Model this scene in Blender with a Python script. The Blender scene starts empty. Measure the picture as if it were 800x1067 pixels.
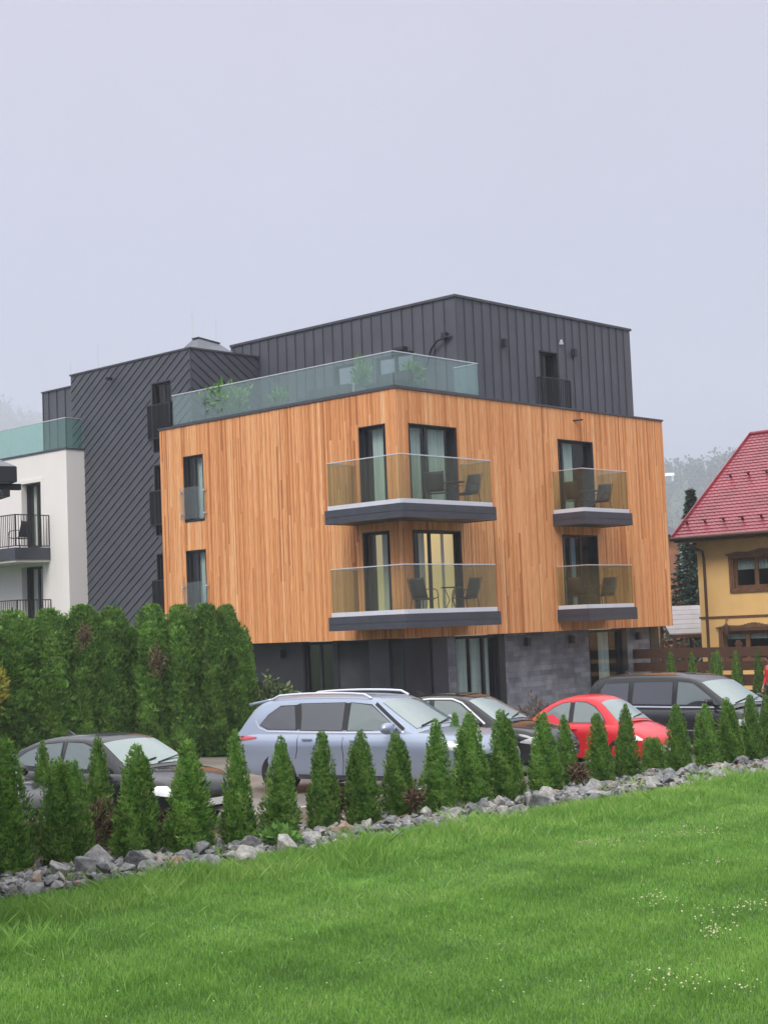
import bpy, bmesh, math, random
import numpy as np
from mathutils import Vector, Matrix, noise
rnd = random.Random(7)
SC = bpy.context.scene
COL = SC.collection
R = math.radians
PI = math.pi

# ------------------------------------------------------------------ camera geometry
EH = 2.75
F_PX, PITCH, ROLL = 1632.6, R(4.2815), R(-2.318)
FW = Vector((0, math.cos(PITCH), math.sin(PITCH)))
UP0 = Vector((0, -math.sin(PITCH), math.cos(PITCH)))
RT0 = Vector((1, 0, 0))
RT = math.cos(ROLL) * RT0 + math.sin(ROLL) * UP0
UP = -math.sin(ROLL) * RT0 + math.cos(ROLL) * UP0
EYE = Vector((0, 0, EH))
B_ANG = R(47.188)
E1 = Vector((math.cos(B_ANG), math.sin(B_ANG), 0))      # along the right facade
E2 = Vector((-math.sin(B_ANG), math.cos(B_ANG), 0))     # along the left facade
BC = Vector((0.433, 43.78, 0))                          # corner of the timber block

def flat(px, py):
    d = FW + RT * ((px - 400) / F_PX) + UP * ((533.5 - py) / F_PX)
    return EYE + d * (-EH / d.z)
EDGE0 = flat(0, 945)
EDGED = (flat(800, 806) - EDGE0).normalized()

def gz(x, y):
    """height of the ground: level lawn and border, the car park falls gently away along the row"""
    s = x * E1.x + y * E1.y - 20.3
    t = min(max(s, 0.0), 7.5)
    w = (x - EDGE0.x) * -EDGED.y + (y - EDGE0.y) * EDGED.x          # distance from the lawn edge
    w = min(max((w - 1.6) / 2.4, 0.0), 1.0)
    return -0.045 * t * min(1.0, t / 3.0) * w * w * (3 - 2 * w)

def at(px, py, depth):
    d = FW + RT * ((px - 400) / F_PX) + UP * ((533.5 - py) / F_PX)
    return EYE + d * depth

def on_ground(px, py):
    d = FW + RT * ((px - 400) / F_PX) + UP * ((533.5 - py) / F_PX)
    z = 0.0
    for _ in range(6):
        p = EYE + d * ((z - EH) / d.z)
        z = gz(p.x, p.y)
    return p

def loc2glob(x, y, z=0.0):
    return BC + E1 * x + E2 * y + Vector((0, 0, z))

# ------------------------------------------------------------------ materials
def new_mat(name):
    m = bpy.data.materials.new(name)
    m.use_nodes = True
    nt = m.node_tree
    return m, nt, nt.nodes['Principled BSDF'], nt.nodes, nt.links

def mat(name, col, rough=0.6, metal=0.0, var=0.12, vscale=3.0, bump=0.0, bscale=40.0, spec=0.5, detail=4, coat=0.0, stretch=(1, 1, 1)):
    m, nt, bs, N, L = new_mat(name)
    bs.inputs['Roughness'].default_value = rough
    bs.inputs['Metallic'].default_value = metal
    bs.inputs['Specular IOR Level'].default_value = spec
    if coat:
        bs.inputs['Coat Weight'].default_value = coat
        bs.inputs['Coat Roughness'].default_value = 0.04
    tc = N.new('ShaderNodeTexCoord')
    mp = N.new('ShaderNodeMapping'); mp.inputs['Scale'].default_value = stretch
    L.new(tc.outputs['Object'], mp.inputs['Vector'])
    nz = N.new('ShaderNodeTexNoise'); nz.inputs['Scale'].default_value = vscale; nz.inputs['Detail'].default_value = detail
    L.new(mp.outputs['Vector'], nz.inputs['Vector'])
    rp = N.new('ShaderNodeValToRGB')
    rp.color_ramp.elements[0].position = 0.3; rp.color_ramp.elements[1].position = 0.7
    rp.color_ramp.elements[0].color = [c * (1 - var) for c in col] + [1]
    rp.color_ramp.elements[1].color = [min(1, c * (1 + var)) for c in col] + [1]
    L.new(nz.outputs['Fac'], rp.inputs['Fac'])
    L.new(rp.outputs['Color'], bs.inputs['Base Color'])
    if bump:
        n2 = N.new('ShaderNodeTexNoise'); n2.inputs['Scale'].default_value = bscale; n2.inputs['Detail'].default_value = 3
        L.new(tc.outputs['Object'], n2.inputs['Vector'])
        bp = N.new('ShaderNodeBump'); bp.inputs['Strength'].default_value = bump; bp.inputs['Distance'].default_value = 0.02
        L.new(n2.outputs['Fac'], bp.inputs['Height']); L.new(bp.outputs['Normal'], bs.inputs['Normal'])
    return m

def mat_tone(name, cols, rough=0.6, attr='tone', var=0.1, vscale=6.0, stretch=(1, 1, 1), spec=0.4, bump=0.0, transl=0.0, objvar=0.0):
    """colour picked per piece by the float attribute 'tone', with fine noise over it"""
    m, nt, bs, N, L = new_mat(name)
    bs.inputs['Roughness'].default_value = rough
    bs.inputs['Specular IOR Level'].default_value = spec
    at_ = N.new('ShaderNodeAttribute'); at_.attribute_name = attr
    rp = N.new('ShaderNodeValToRGB')
    els = rp.color_ramp.elements
    while len(els) < len(cols): els.new(0.5)
    for i, c in enumerate(cols):
        els[i].position = i / (len(cols) - 1); els[i].color = list(c) + [1]
    L.new(at_.outputs['Fac'], rp.inputs['Fac'])
    tc = N.new('ShaderNodeTexCoord')
    mp = N.new('ShaderNodeMapping'); mp.inputs['Scale'].default_value = stretch
    L.new(tc.outputs['Object'], mp.inputs['Vector'])
    nz = N.new('ShaderNodeTexNoise'); nz.inputs['Scale'].default_value = vscale; nz.inputs['Detail'].default_value = 5
    L.new(mp.outputs['Vector'], nz.inputs['Vector'])
    mr = N.new('ShaderNodeMapRange'); mr.inputs['From Min'].default_value = 0.3; mr.inputs['From Max'].default_value = 0.7
    mr.inputs['To Min'].default_value = 1 - var; mr.inputs['To Max'].default_value = 1 + var
    L.new(nz.outputs['Fac'], mr.inputs['Value'])
    mx = N.new('ShaderNodeMix'); mx.data_type = 'RGBA'; mx.blend_type = 'MULTIPLY'; mx.inputs['Factor'].default_value = 1
    L.new(rp.outputs['Color'], mx.inputs['A']); L.new(mr.outputs['Result'], mx.inputs['B'])
    if objvar:
        oi = N.new('ShaderNodeObjectInfo'); m2 = N.new('ShaderNodeMapRange'); m2.inputs['To Min'].default_value = 1 - objvar; m2.inputs['To Max'].default_value = 1 + objvar
        L.new(oi.outputs['Random'], m2.inputs['Value'])
        mm_ = N.new('ShaderNodeMath'); mm_.operation = 'MULTIPLY'; L.new(mr.outputs['Result'], mm_.inputs[0]); L.new(m2.outputs['Result'], mm_.inputs[1]); L.new(mm_.outputs[0], mx.inputs['B'])
    L.new(mx.outputs['Result'], bs.inputs['Base Color'])
    if bump:
        bp = N.new('ShaderNodeBump'); bp.inputs['Strength'].default_value = bump; bp.inputs['Distance'].default_value = 0.02
        L.new(nz.outputs['Fac'], bp.inputs['Height']); L.new(bp.outputs['Normal'], bs.inputs['Normal'])
    if transl:
        tr = N.new('ShaderNodeBsdfTranslucent'); L.new(mx.outputs['Result'], tr.inputs['Color'])
        ms = N.new('ShaderNodeMixShader'); ms.inputs['Fac'].default_value = transl
        L.new(bs.outputs['BSDF'], ms.inputs[1]); L.new(tr.outputs['BSDF'], ms.inputs[2])
        L.new(ms.outputs['Shader'], N['Material Output'].inputs['Surface'])
    return m

def glass(name, tint, ior=1.5, rough=0.02, body=0.0, body_col=(0.3, 0.4, 0.4)):
    """thin tinted sheet: clear with a Fresnel reflection, optionally a milky body colour for wet and painted sky reflection"""
    m = bpy.data.materials.new(name); m.use_nodes = True
    N, L = m.node_tree.nodes, m.node_tree.links
    N.remove(N['Principled BSDF'])
    tr = N.new('ShaderNodeBsdfTransparent'); tr.inputs['Color'].default_value = list(tint) + [1]
    gl = N.new('ShaderNodeBsdfGlossy'); gl.inputs['Roughness'].default_value = rough
    fr = N.new('ShaderNodeFresnel'); fr.inputs['IOR'].default_value = ior
    ms = N.new('ShaderNodeMixShader')
    ge = N.new('ShaderNodeNewGeometry'); iv = N.new('ShaderNodeMath'); iv.operation = 'SUBTRACT'; iv.inputs[0].default_value = 1
    L.new(ge.outputs['Backfacing'], iv.inputs[1])
    mu = N.new('ShaderNodeMath'); mu.operation = 'MULTIPLY'; L.new(fr.outputs['Fac'], mu.inputs[0]); L.new(iv.outputs[0], mu.inputs[1])
    L.new(mu.outputs[0], ms.inputs['Fac'])
    last = tr.outputs['BSDF']
    if body:
        df = N.new('ShaderNodeBsdfDiffuse'); df.inputs['Color'].default_value = list(body_col) + [1]
        m2 = N.new('ShaderNodeMixShader'); m2.inputs['Fac'].default_value = body
        L.new(tr.outputs['BSDF'], m2.inputs[1]); L.new(df.outputs['BSDF'], m2.inputs[2]); last = m2.outputs['Shader']
    L.new(last, ms.inputs[1]); L.new(gl.outputs['BSDF'], ms.inputs[2])
    L.new(ms.outputs['Shader'], N['Material Output'].inputs['Surface'])
    return m

M = {}
M['wood'] = mat_tone('larch_boards', [(0.42, 0.145, 0.052), (0.63, 0.255, 0.094), (0.745, 0.335, 0.137), (0.80, 0.40, 0.18), (0.83, 0.47, 0.24)], 0.65, var=0.18, vscale=3.0, stretch=(14, 14, 0.7), spec=0.3)
M['backing'] = mat('dark_backing', (0.035, 0.022, 0.015), 0.9)
M['zinc'] = mat('anthracite_zinc', (0.082, 0.086, 0.105), 0.5, 0.0, 0.10, 1.3, 0.06, 6, 0.5)
M['zinc_rib'] = mat('anthracite_zinc_rib', (0.055, 0.058, 0.072), 0.55)
M['cap'] = mat('parapet_metal', (0.06, 0.062, 0.075), 0.5)
M['anth'] = mat('anthracite_frame', (0.022, 0.024, 0.03), 0.45)
M['slabdark'] = mat('balcony_fascia', (0.050, 0.053, 0.070), 0.5, 0, 0.15, 2.5)
M['whitemetal'] = mat('pale_grey_metal', (0.62, 0.64, 0.70), 0.4, 0, 0.05)
M['steel'] = mat('brushed_steel', (0.75, 0.76, 0.78), 0.3, 0.6, 0.05)
M['plaster'] = mat('white_plaster', (0.80, 0.765, 0.735), 0.85, 0, 0.04, 0.8, 0.1, 60, stretch=(1, 1, 0.35))
M['soffit'] = mat('soffit', (0.12, 0.12, 0.13), 0.8)
M['glass_bronze'] = glass('bronze_balustrade_glass', (0.84, 0.88, 0.81), 1.4, 0.03, 0.035, (0.44, 0.42, 0.30))
M['glass_teal'] = glass('teal_balustrade_glass', (0.85, 0.93, 0.93), 1.45, 0.03, 0.17, (0.45, 0.58, 0.58))  # milky body: wet film plus sky reflection put into the colour
M['glass_mint'] = glass('mint_balustrade_glass', (0.76, 0.91, 0.87), 1.45, 0.03, 0.09, (0.40, 0.62, 0.56))
M['glass_clear'] = glass('clear_guard_glass', (0.92, 0.945, 0.945), 1.45, 0.03, 0.07, (0.45, 0.5, 0.5))
M['pane_dark'] = glass('dark_ground_floor_pane', (0.72, 0.80, 0.76), 2.1, 0.02)
M['pane'] = glass('window_pane', (0.88, 0.92, 0.91), 1.5, 0.01)
M['pane_clear'] = glass('clear_pane', (0.95, 0.96, 0.95), 1.4, 0.01)
M['pane_sky'] = glass('reflecting_pane', (0.6, 0.66, 0.67), 5.0, 0.01)
M['room'] = mat('dark_room', (0.05, 0.05, 0.055), 0.9)
M['curtain'] = mat('grey_curtain', (0.60, 0.66, 0.64), 0.9, 0, 0.15, 2, stretch=(6, 6, 0.3))
M['curtain_light'] = mat('cream_curtain', (0.78, 0.72, 0.64), 0.9, 0, 0.1, 2, stretch=(6, 6, 0.3))
M['reflection_blue'] = mat('blue_grey_reflection', (0.42, 0.56, 0.66), 0.9, 0, 0.1, 2, stretch=(6, 6, 0.3))  # bluish reflection of a window pane, painted as a colour
M['steelwire'] = mat('black_railing', (0.02, 0.021, 0.026), 0.45)
M['rubber'] = mat('tyre_rubber', (0.018, 0.018, 0.019), 0.85)
M['sling'] = mat('dark_sling', (0.03, 0.032, 0.035), 0.7, 0, .15, 20)
M['sling_brown'] = mat('brown_sling', (0.075, 0.05, 0.042), 0.7, 0, .15, 20)

def stone_mat():
    m, nt, bs, N, L = new_mat('grey_stone_tiles')
    bs.inputs['Roughness'].default_value = 0.6
    tc = N.new('ShaderNodeTexCoord')
    sx = N.new('ShaderNodeSeparateXYZ'); L.new(tc.outputs['Object'], sx.inputs['Vector'])
    ad = N.new('ShaderNodeMath'); ad.operation = 'ADD'
    L.new(sx.outputs['X'], ad.inputs[0]); L.new(sx.outputs['Y'], ad.inputs[1])
    cx = N.new('ShaderNodeCombineXYZ'); L.new(ad.outputs[0], cx.inputs['X']); L.new(sx.outputs['Z'], cx.inputs['Y'])
    br = N.new('ShaderNodeTexBrick')
    br.inputs['Color1'].default_value = (0.13, 0.14, 0.16, 1); br.inputs['Color2'].default_value = (0.24, 0.25, 0.285, 1)
    br.inputs['Mortar'].default_value = (0.13, 0.135, 0.15, 1)
    br.inputs['Scale'].default_value = 1.0; br.inputs['Brick Width'].default_value = 0.62; br.inputs['Row Height'].default_value = 0.16
    br.inputs['Mortar Size'].default_value = 0.004
    L.new(cx.outputs['Vector'], br.inputs['Vector'])
    nz = N.new('ShaderNodeTexNoise'); nz.inputs['Scale'].default_value = 2.2; nz.inputs['Detail'].default_value = 6
    L.new(tc.outputs['Object'], nz.inputs['Vector'])
    mr = N.new('ShaderNodeMapRange'); mr.inputs['From Min'].default_value = 0.35; mr.inputs['From Max'].default_value = 0.65
    mr.inputs['To Min'].default_value = 0.75; mr.inputs['To Max'].default_value = 1.3
    L.new(nz.outputs['Fac'], mr.inputs['Value'])
    mx = N.new('ShaderNodeMix'); mx.data_type = 'RGBA'; mx.blend_type = 'MULTIPLY'; mx.inputs['Factor'].default_value = 1
    L.new(br.outputs['Color'], mx.inputs['A']); L.new(mr.outputs['Result'], mx.inputs['B'])
    L.new(mx.outputs['Result'], bs.inputs['Base Color'])
    bp = N.new('ShaderNodeBump'); bp.inputs['Strength'].default_value = 0.4; bp.inputs['Distance'].default_value = 0.01
    L.new(br.outputs['Fac'], bp.inputs['Height']); bp.invert = True
    L.new(bp.outputs['Normal'], bs.inputs['Normal'])
    return m
M['stone'] = stone_mat()

# ------------------------------------------------------------------ object helpers
def thing(name, label, cat, loc=(0, 0, 0), rotz=0.0, group=None):
    o = bpy.data.objects.new(name, None); COL.objects.link(o)
    o.empty_display_size = 0.3
    o.location = loc; o.rotation_euler = (0, 0, rotz)
    o['label'] = label; o['category'] = cat
    if group: o['group'] = group
    return o

def tag(o, label, cat, group=None):
    o['label'] = label; o['category'] = cat
    if group: o['group'] = group
    return o

class MB:
    """collects shapes for ONE mesh"""
    def __init__(s): s.v = []; s.f = []; s.t = []; s.tone = 0.5
    def add(s, vs, fs):
        b = len(s.v); s.v.extend([tuple(q) for q in vs])
        for f in fs: s.f.append(tuple(b + i for i in f)); s.t.append(s.tone)
    def quad(s, a, b, c, d): s.add([a, b, c, d], [(0, 1, 2, 3)])
    def box(s, x0, x1, y0, y1, z0, z1):
        if x0 > x1: x0, x1 = x1, x0
        if y0 > y1: y0, y1 = y1, y0
        s.add([(x0, y0, z0), (x1, y0, z0), (x1, y1, z0), (x0, y1, z0), (x0, y0, z1), (x1, y0, z1), (x1, y1, z1), (x0, y1, z1)],
              [(0, 3, 2, 1), (4, 5, 6, 7), (0, 1, 5, 4), (1, 2, 6, 5), (2, 3, 7, 6), (3, 0, 4, 7)])
    def bar(s, a, b, w, h, up=(0, 0, 1)):
        a = Vector(a); b = Vector(b); d = (b - a).normalized(); up = Vector(up)
        sd = d.cross(up)
        if sd.length < 1e-4: sd = d.cross(Vector((1, 0, 0)))
        sd.normalize(); u = sd.cross(d)
        vs = []
        for p in (a, b):
            for i, j in ((-1, -1), (1, -1), (1, 1), (-1, 1)): vs.append(p + sd * (i * w / 2) + u * (j * h / 2))
        s.add(vs, [(0, 1, 2, 3), (7, 6, 5, 4), (0, 4, 5, 1), (1, 5, 6, 2), (2, 6, 7, 3), (3, 7, 4, 0)])
    def tube(s, path, rad, n=8, closed=False):
        path = [Vector(p) for p in path]; k = len(path)
        rads = rad if isinstance(rad, (list, tuple)) else [rad] * k
        base = len(s.v)
        ref = Vector((0.31, 0.17, 0.93))
        for i, p in enumerate(path):
            d = (path[(i + 1) % k] - path[i - 1]) if closed else (path[min(i + 1, k - 1)] - path[max(i - 1, 0)])
            d.normalize()
            a = d.cross(ref)
            if a.length < 1e-3: a = d.cross(Vector((1, 0, 0)))
            a.normalize(); b = d.cross(a)
            for j in range(n):
                t = 2 * PI * j / n
                s.v.append(tuple(p + a * (math.cos(t) * rads[i]) + b * (math.sin(t) * rads[i])))
        m = k if closed else k - 1
        for i in range(m):
            for j in range(n):
                i2 = (i + 1) % k
                s.f.append((base + i * n + j, base + i * n + (j + 1) % n, base + i2 * n + (j + 1) % n, base + i2 * n + j)); s.t.append(s.tone)
        if not closed:
            s.f.append(tuple(base + j for j in range(n))[::-1]); s.t.append(s.tone)
            s.f.append(tuple(base + (k - 1) * n + j for j in range(n))); s.t.append(s.tone)
    def lathe(s, prof, n=24, axis='z', c=(0, 0, 0)):
        base = len(s.v); c = Vector(c)
        for r_, h in prof:
            for j in range(n):
                t = 2 * PI * j / n; a, b = r_ * math.cos(t), r_ * math.sin(t)
                p = {'z': (a, b, h), 'y': (a, h, b), 'x': (h, a, b)}[axis]
                s.v.append(tuple(c + Vector(p)))
        for i in range(len(prof) - 1):
            for j in range(n):
                s.f.append((base + i * n + j, base + i * n + (j + 1) % n, base + (i + 1) * n + (j + 1) % n, base + (i + 1) * n + j)); s.t.append(s.tone)
    def grid(s, fn, nu, nv):
        base = len(s.v)
        for i in range(nu + 1):
            for j in range(nv + 1): s.v.append(tuple(fn(i / nu, j / nv)))
        for i in range(nu):
            for j in range(nv):
                a = base + i * (nv + 1) + j
                s.f.append((a, a + nv + 1, a + nv + 2, a + 1)); s.t.append(s.tone)
    def build(s, name, m, parent=None, smooth=None, tone=False, recalc=True, merge=False):
        me = bpy.data.meshes.new(name)
        me.from_pydata(s.v, [], s.f)
        if tone:
            a = me.attributes.new('tone', 'FLOAT', 'FACE'); a.data.foreach_set('value', s.t)
        if recalc or merge:
            bm = bmesh.new(); bm.from_mesh(me)
            if merge: bmesh.ops.remove_doubles(bm, verts=bm.verts, dist=1e-4)
            if recalc: bmesh.ops.recalc_face_normals(bm, faces=bm.faces)
            bm.to_mesh(me); bm.free()
        if m is not None: me.materials.append(m)
        if smooth is not None:
            me.shade_smooth(); me.set_sharp_from_angle(angle=R(smooth))
        o = bpy.data.objects.new(name, me); COL.objects.link(o)
        if parent: o.parent = parent
        return o

def fast_mesh(name, verts, faces_n, m, tones=None, parent=None, smooth=False):
    """numpy mesh: verts (n,k,3), each polygon its own k vertices"""
    n, k = verts.shape[0], verts.shape[1]
    me = bpy.data.meshes.new(name)
    me.vertices.add(n * k); me.vertices.foreach_set('co', verts.astype(np.float32).ravel())
    me.loops.add(n * k); me.loops.foreach_set('vertex_index', np.arange(n * k, dtype=np.int32))
    me.polygons.add(n); me.polygons.foreach_set('loop_start', np.arange(0, n * k, k, dtype=np.int32))
    me.update(calc_edges=True)
    if tones is not None:
        a = me.attributes.new('tone', 'FLOAT', 'FACE'); a.data.foreach_set('value', tones.astype(np.float32))
    me.materials.append(m)
    if name is None: return me
    o = bpy.data.objects.new(name, me); COL.objects.link(o)
    if parent: o.parent = parent
    return o

def dup(root, loc=None, rotz=None, scale=None, label=None):
    r = root.copy(); COL.objects.link(r)
    if loc is not None: r.location = loc
    if rotz is not None: r.rotation_euler = (0, 0, rotz)
    if scale is not None: r.scale = scale
    if label: r['label'] = label
    for ch in list(root.children):
        c = ch.copy(); COL.objects.link(c); c.parent = r
        for g in list(ch.children):
            d = g.copy(); COL.objects.link(d); d.parent = c
    return r

def struct(o, kind='structure'):
    o['kind'] = kind; return o

# ------------------------------------------------------------------ GROUND
def ground_grid(name, pts_fn, nu, nv, m, dz):
    mb = MB()
    def fn(u, v):
        x, y = pts_fn(u, v); return (x, y, gz(x, y) + dz)
    mb.grid(fn, nu, nv)
    o = mb.build(name, m, smooth=60)
    return struct(o)

M['earth'] = mat('meadow_ground', (0.05, 0.085, 0.03), 0.95, 0, 0.3, 0.3)
M['gravel'] = mat('wet_car_park', (0.19, 0.165, 0.145), 0.45, 0, 0.25, 1.2, 0.3, 60)
M['mulch'] = mat('bark_mulch', (0.12, 0.085, 0.06), 0.95, 0, 0.45, 14, 0.8, 50)
M['lawnsoil'] = mat('lawn_soil', (0.055, 0.115, 0.028), 0.95, 0, 0.3, 3)
M['kerb'] = mat('pale_kerb', (0.36, 0.32, 0.28), 0.8, 0, 0.2, 5)

# whole ground out to the haze limit (finer near the camera)
mb = MB()
xs = [-3170, -480, -200, -80, -40, -20, -10, 0, 5, 10, 15, 20, 30, 50, 90, 200, 480, 3170]
ys = [-60, -20, 0, 10, 15, 20, 25, 30, 35, 40, 45, 50, 60, 80, 120, 200, 480, 3170]
for i in range(len(xs) - 1):
    for j in range(len(ys) - 1):
        P_ = [(xs[i], ys[j]), (xs[i + 1], ys[j]), (xs[i + 1], ys[j + 1]), (xs[i], ys[j + 1])]
        mb.add([(x, y, gz(x, y) - 0.05) for x, y in P_], [(0, 1, 2, 3)])
struct(mb.build('ground', M['earth'], merge=True))

# frame along the lawn edge: s runs with the row of cars, t towards the building
SD = Vector((E1.x, E1.y)); TD = Vector((E2.x, E2.y))
P0 = on_ground(0, 945); P1 = on_ground(800, 806)
ed = Vector((P1.x - P0.x, P1.y - P0.y)); ELEN = ed.length; SD = ed.normalized(); TD = Vector((-SD.y, SD.x))
def st(s, t):
    q = Vector((P0.x, P0.y)) + SD * s + TD * t
    return q.x, q.y
def to_st(x, y):
    d = Vector((x - P0.x, y - P0.y)); return d.dot(SD), d.dot(TD)
ground_grid('lawn', lambda u, v: st(-25 + 75 * u, -45 + 45.2 * v), 60, 40, M['lawnsoil'], -0.03)
ground_grid('planting_strip', lambda u, v: st(-25 + 75 * u, 0.2 + 3.1 * v), 60, 4, M['mulch'], -0.02)
ground_grid('car_park', lambda u, v: st(-25 + 75 * u, 3.45 + 16 * v), 60, 20, M['gravel'], -0.012)
mb = MB()
for k in range(60):
    s0 = -25 + 75 * k / 60; s1 = s0 + 1.235
    vs = []
    for s_ in (s0, s1):
        for t_ in (3.32, 3.45):
            x, y = st(s_, t_); vs += [(x, y, gz(x, y) - 0.06), (x, y, gz(x, y) + 0.09)]
    mb.add(vs, [(0, 1, 3, 2), (4, 6, 7, 5), (0, 4, 5, 1), (2, 3, 7, 6), (1, 5, 7, 3), (0, 2, 6, 4)])
struct(mb.build('kerb', M['kerb']))

# ------------------------------------------------------------------ MAIN BUILDING
Z0 = 2.48
ZT = Z0 + 7.1
bld = thing('apartment_building', 'modern apartment building with orange timber clad block and anthracite metal upper storey', 'building', BC, B_ANG)
LR, LL = 13.66, 10.46

def rp(u, d, z): return (u, d, z)             # right face: u along x, d inward
def mapr(y0=0.0): return lambda u, d, z: (u, y0 + d, z)
def mapl(x0=0.0): return lambda u, d, z: (x0 + d, u, z)

def fbox(mb, mp, u0, u1, d0, d1, z0, z1):
    a = mp(u0, d0, z0); b = mp(u1, d1, z1)
    mb.box(a[0], b[0], a[1], b[1], a[2], b[2])

def wall_sheet(mb, mp, u0, u1, z0, z1, d, ops):
    us = sorted(set([u0, u1] + [min(max(q, u0), u1) for o in ops for q in o[:2]]))
    zs = sorted(set([z0, z1] + [min(max(q, z0), z1) for o in ops for q in o[2:4]]))
    for i in range(len(us) - 1):
        for j in range(len(zs) - 1):
            cu, cz = (us[i] + us[i + 1]) / 2, (zs[j] + zs[j + 1]) / 2
            if any(o[0] < cu < o[1] and o[2] < cz < o[3] for o in ops): continue
            mb.quad(mp(us[i], d, zs[j]), mp(us[i + 1], d, zs[j]), mp(us[i + 1], d, zs[j + 1]), mp(us[i], d, zs[j + 1]))

def boards(mp, u0, u1, z0, z1, ops, seed, flip=False):
    """vertical timber boards, cut round the openings, butt-jointed at uneven heights"""
    rr = random.Random(seed); mb = MB()
    u = u0; run = 0.5
    while u < u1 - 0.02:
        w = rr.choice((0.048, 0.066, 0.066, 0.085)); w = min(w, u1 - u)
        cuts = [z0]
        z = z0 + rr.uniform(1.0, 4.5)
        while z < z1 - 0.6: cuts.append(z); z += rr.uniform(2.2, 4.6)
        cuts.append(z1)
        iv = [(z0, z1)]
        for o in ops:
            if u + w > o[0] + 0.005 and u < o[1] - 0.005:
                nv = []
                for a, b in iv:
                    if o[2] > a: nv.append((a, min(b, o[2])))
                    if o[3] < b: nv.append((max(a, o[3]), b))
                iv = [q for q in nv if q[1] - q[0] > 0.01]
        th = rr.choice((0.0, 0.0, 0.006, 0.010))
        for k in range(len(cuts) - 1):
            if rr.random() < 0.5: run = 0.72 * run + 0.28 * rr.random()
            t = min(1, max(0, rr.gauss(0.52 + 0.85 * (run - 0.5), 0.16)))
            if rr.random() < 0.05: t = rr.uniform(0.05, 0.25)
            if rr.random() < 0.05: t = rr.uniform(0.85, 1)
            mb.tone = t
            for a, b in iv:
                lo, hi = max(a, cuts[k]), min(b, cuts[k + 1] - 0.003)
                if hi - lo > 0.01: fbox(mb, mp, u, u + w - 0.009, th, 0.034, lo, hi)
        u += w
    return mb

def ribs(mb, mp, us, z0, z1, ops, d0=-0.035, w=0.022):
    for u in us:
        iv = [(z0, z1)]
        for o in ops:
            if o[0] - 0.02 < u < o[1] + 0.02:
                nv = []
                for a, b in iv:
                    if o[2] > a: nv.append((a, min(b, o[2])))
                    if o[3] < b: nv.append((max(a, o[3]), b))
                iv = nv
        for a, b in iv:
            if b - a > 0.02: fbox(mb, mp, u - w / 2, u + w / 2, d0, -0.001, a, b)

def window(parent, mp, u0, u1, z0, z1, reveal=0.16, splits=(), curtain=None, pane='pane', room='room', rdepth=1.3, fw=0.06, frame='anth', curts=None, label=None, cz=0.0):
    """frame (with its reveal), pane, curtain and the room behind"""
    mb = MB()
    g = 0.004
    # reveal lining
    fbox(mb, mp, u0 + g, u0 + 0.03, 0.004, reveal + 0.08, z0 + g, z1 - g)
    fbox(mb, mp, u1 - 0.03, u1 - g, 0.004, reveal + 0.08, z0 + g, z1 - g)
    fbox(mb, mp, u0 + 0.03, u1 - 0.03, 0.004, reveal + 0.08, z1 - 0.03, z1 - g)
    fbox(mb, mp, u0 + 0.03, u1 - 0.03, -0.012, reveal + 0.08, z0 + g, z0 + 0.03)
    a0, a1, b0, b1 = u0 + 0.03, u1 - 0.03, z0 + 0.03, z1 - 0.03
    d0, d1 = reveal, reveal + 0.07
    fbox(mb, mp, a0, a0 + fw, d0, d1, b0, b1); fbox(mb, mp, a1 - fw, a1, d0, d1, b0, b1)
    fbox(mb, mp, a0 + fw, a1 - fw, d0, d1, b1 - fw, b1); fbox(mb, mp, a0 + fw, a1 - fw, d0, d1, b0, b0 + fw)
    for s_ in splits:
        c = a0 + (a1 - a0) * s_; fbox(mb, mp, c - fw * 0.8, c + fw * 0.8, d0 + 0.003, d1, b0 + fw, b1 - fw)
    w = mb.build('window', M[frame], parent)
    if label: w['label'] = label
    p = MB(); dm = reveal + 0.035
    fbox(p, mp, a0 + fw * 0.5, a1 - fw * 0.5, dm, dm + 0.012, b0 + fw * 0.5, b1 - fw * 0.5); p.build('pane', M[pane], w)
    rm = MB(); e = reveal + 0.09; f_ = e + rdepth
    wall_sheet(rm, mp, a0 - 0.02, a1 + 0.02, b0 - 0.02, b1 + 0.02, f_, [])
    for uu in (a0 - 0.02, a1 + 0.02):
        rm.quad(mp(uu, e, b0 - .02), mp(uu, f_, b0 - .02), mp(uu, f_, b1 + .02), mp(uu, e, b1 + .02))
    for zz in (b0 - 0.02, b1 + 0.02):
        rm.quad(mp(a0 - .02, e, zz), mp(a1 + .02, e, zz), mp(a1 + .02, f_, zz), mp(a0 - .02, f_, zz))
    rm.build('room', M[room], w)
    for (c0, c1) in (curts or []):
        cm = MB(); cu0 = a0 + (a1 - a0) * c0; cu1 = a0 + (a1 - a0) * c1
        n = max(6, int((cu1 - cu0) / 0.025))
        cm.grid(lambda u, v: mp(cu0 + (cu1 - cu0) * u, e + 0.07 + 0.028 * math.sin((cu1 - cu0) * u * 52 + 1.3 * math.sin(u * 9)), b0 + 0.02 + (b1 - b0 - 0.04) * (cz + (1 - cz) * v)), n, 1)
        cm.build('curtain', M[curtain or 'curtain'], w, smooth=80, recalc=False)
    return w

MR, ML = mapr(0.0), mapl(0.0)
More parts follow.
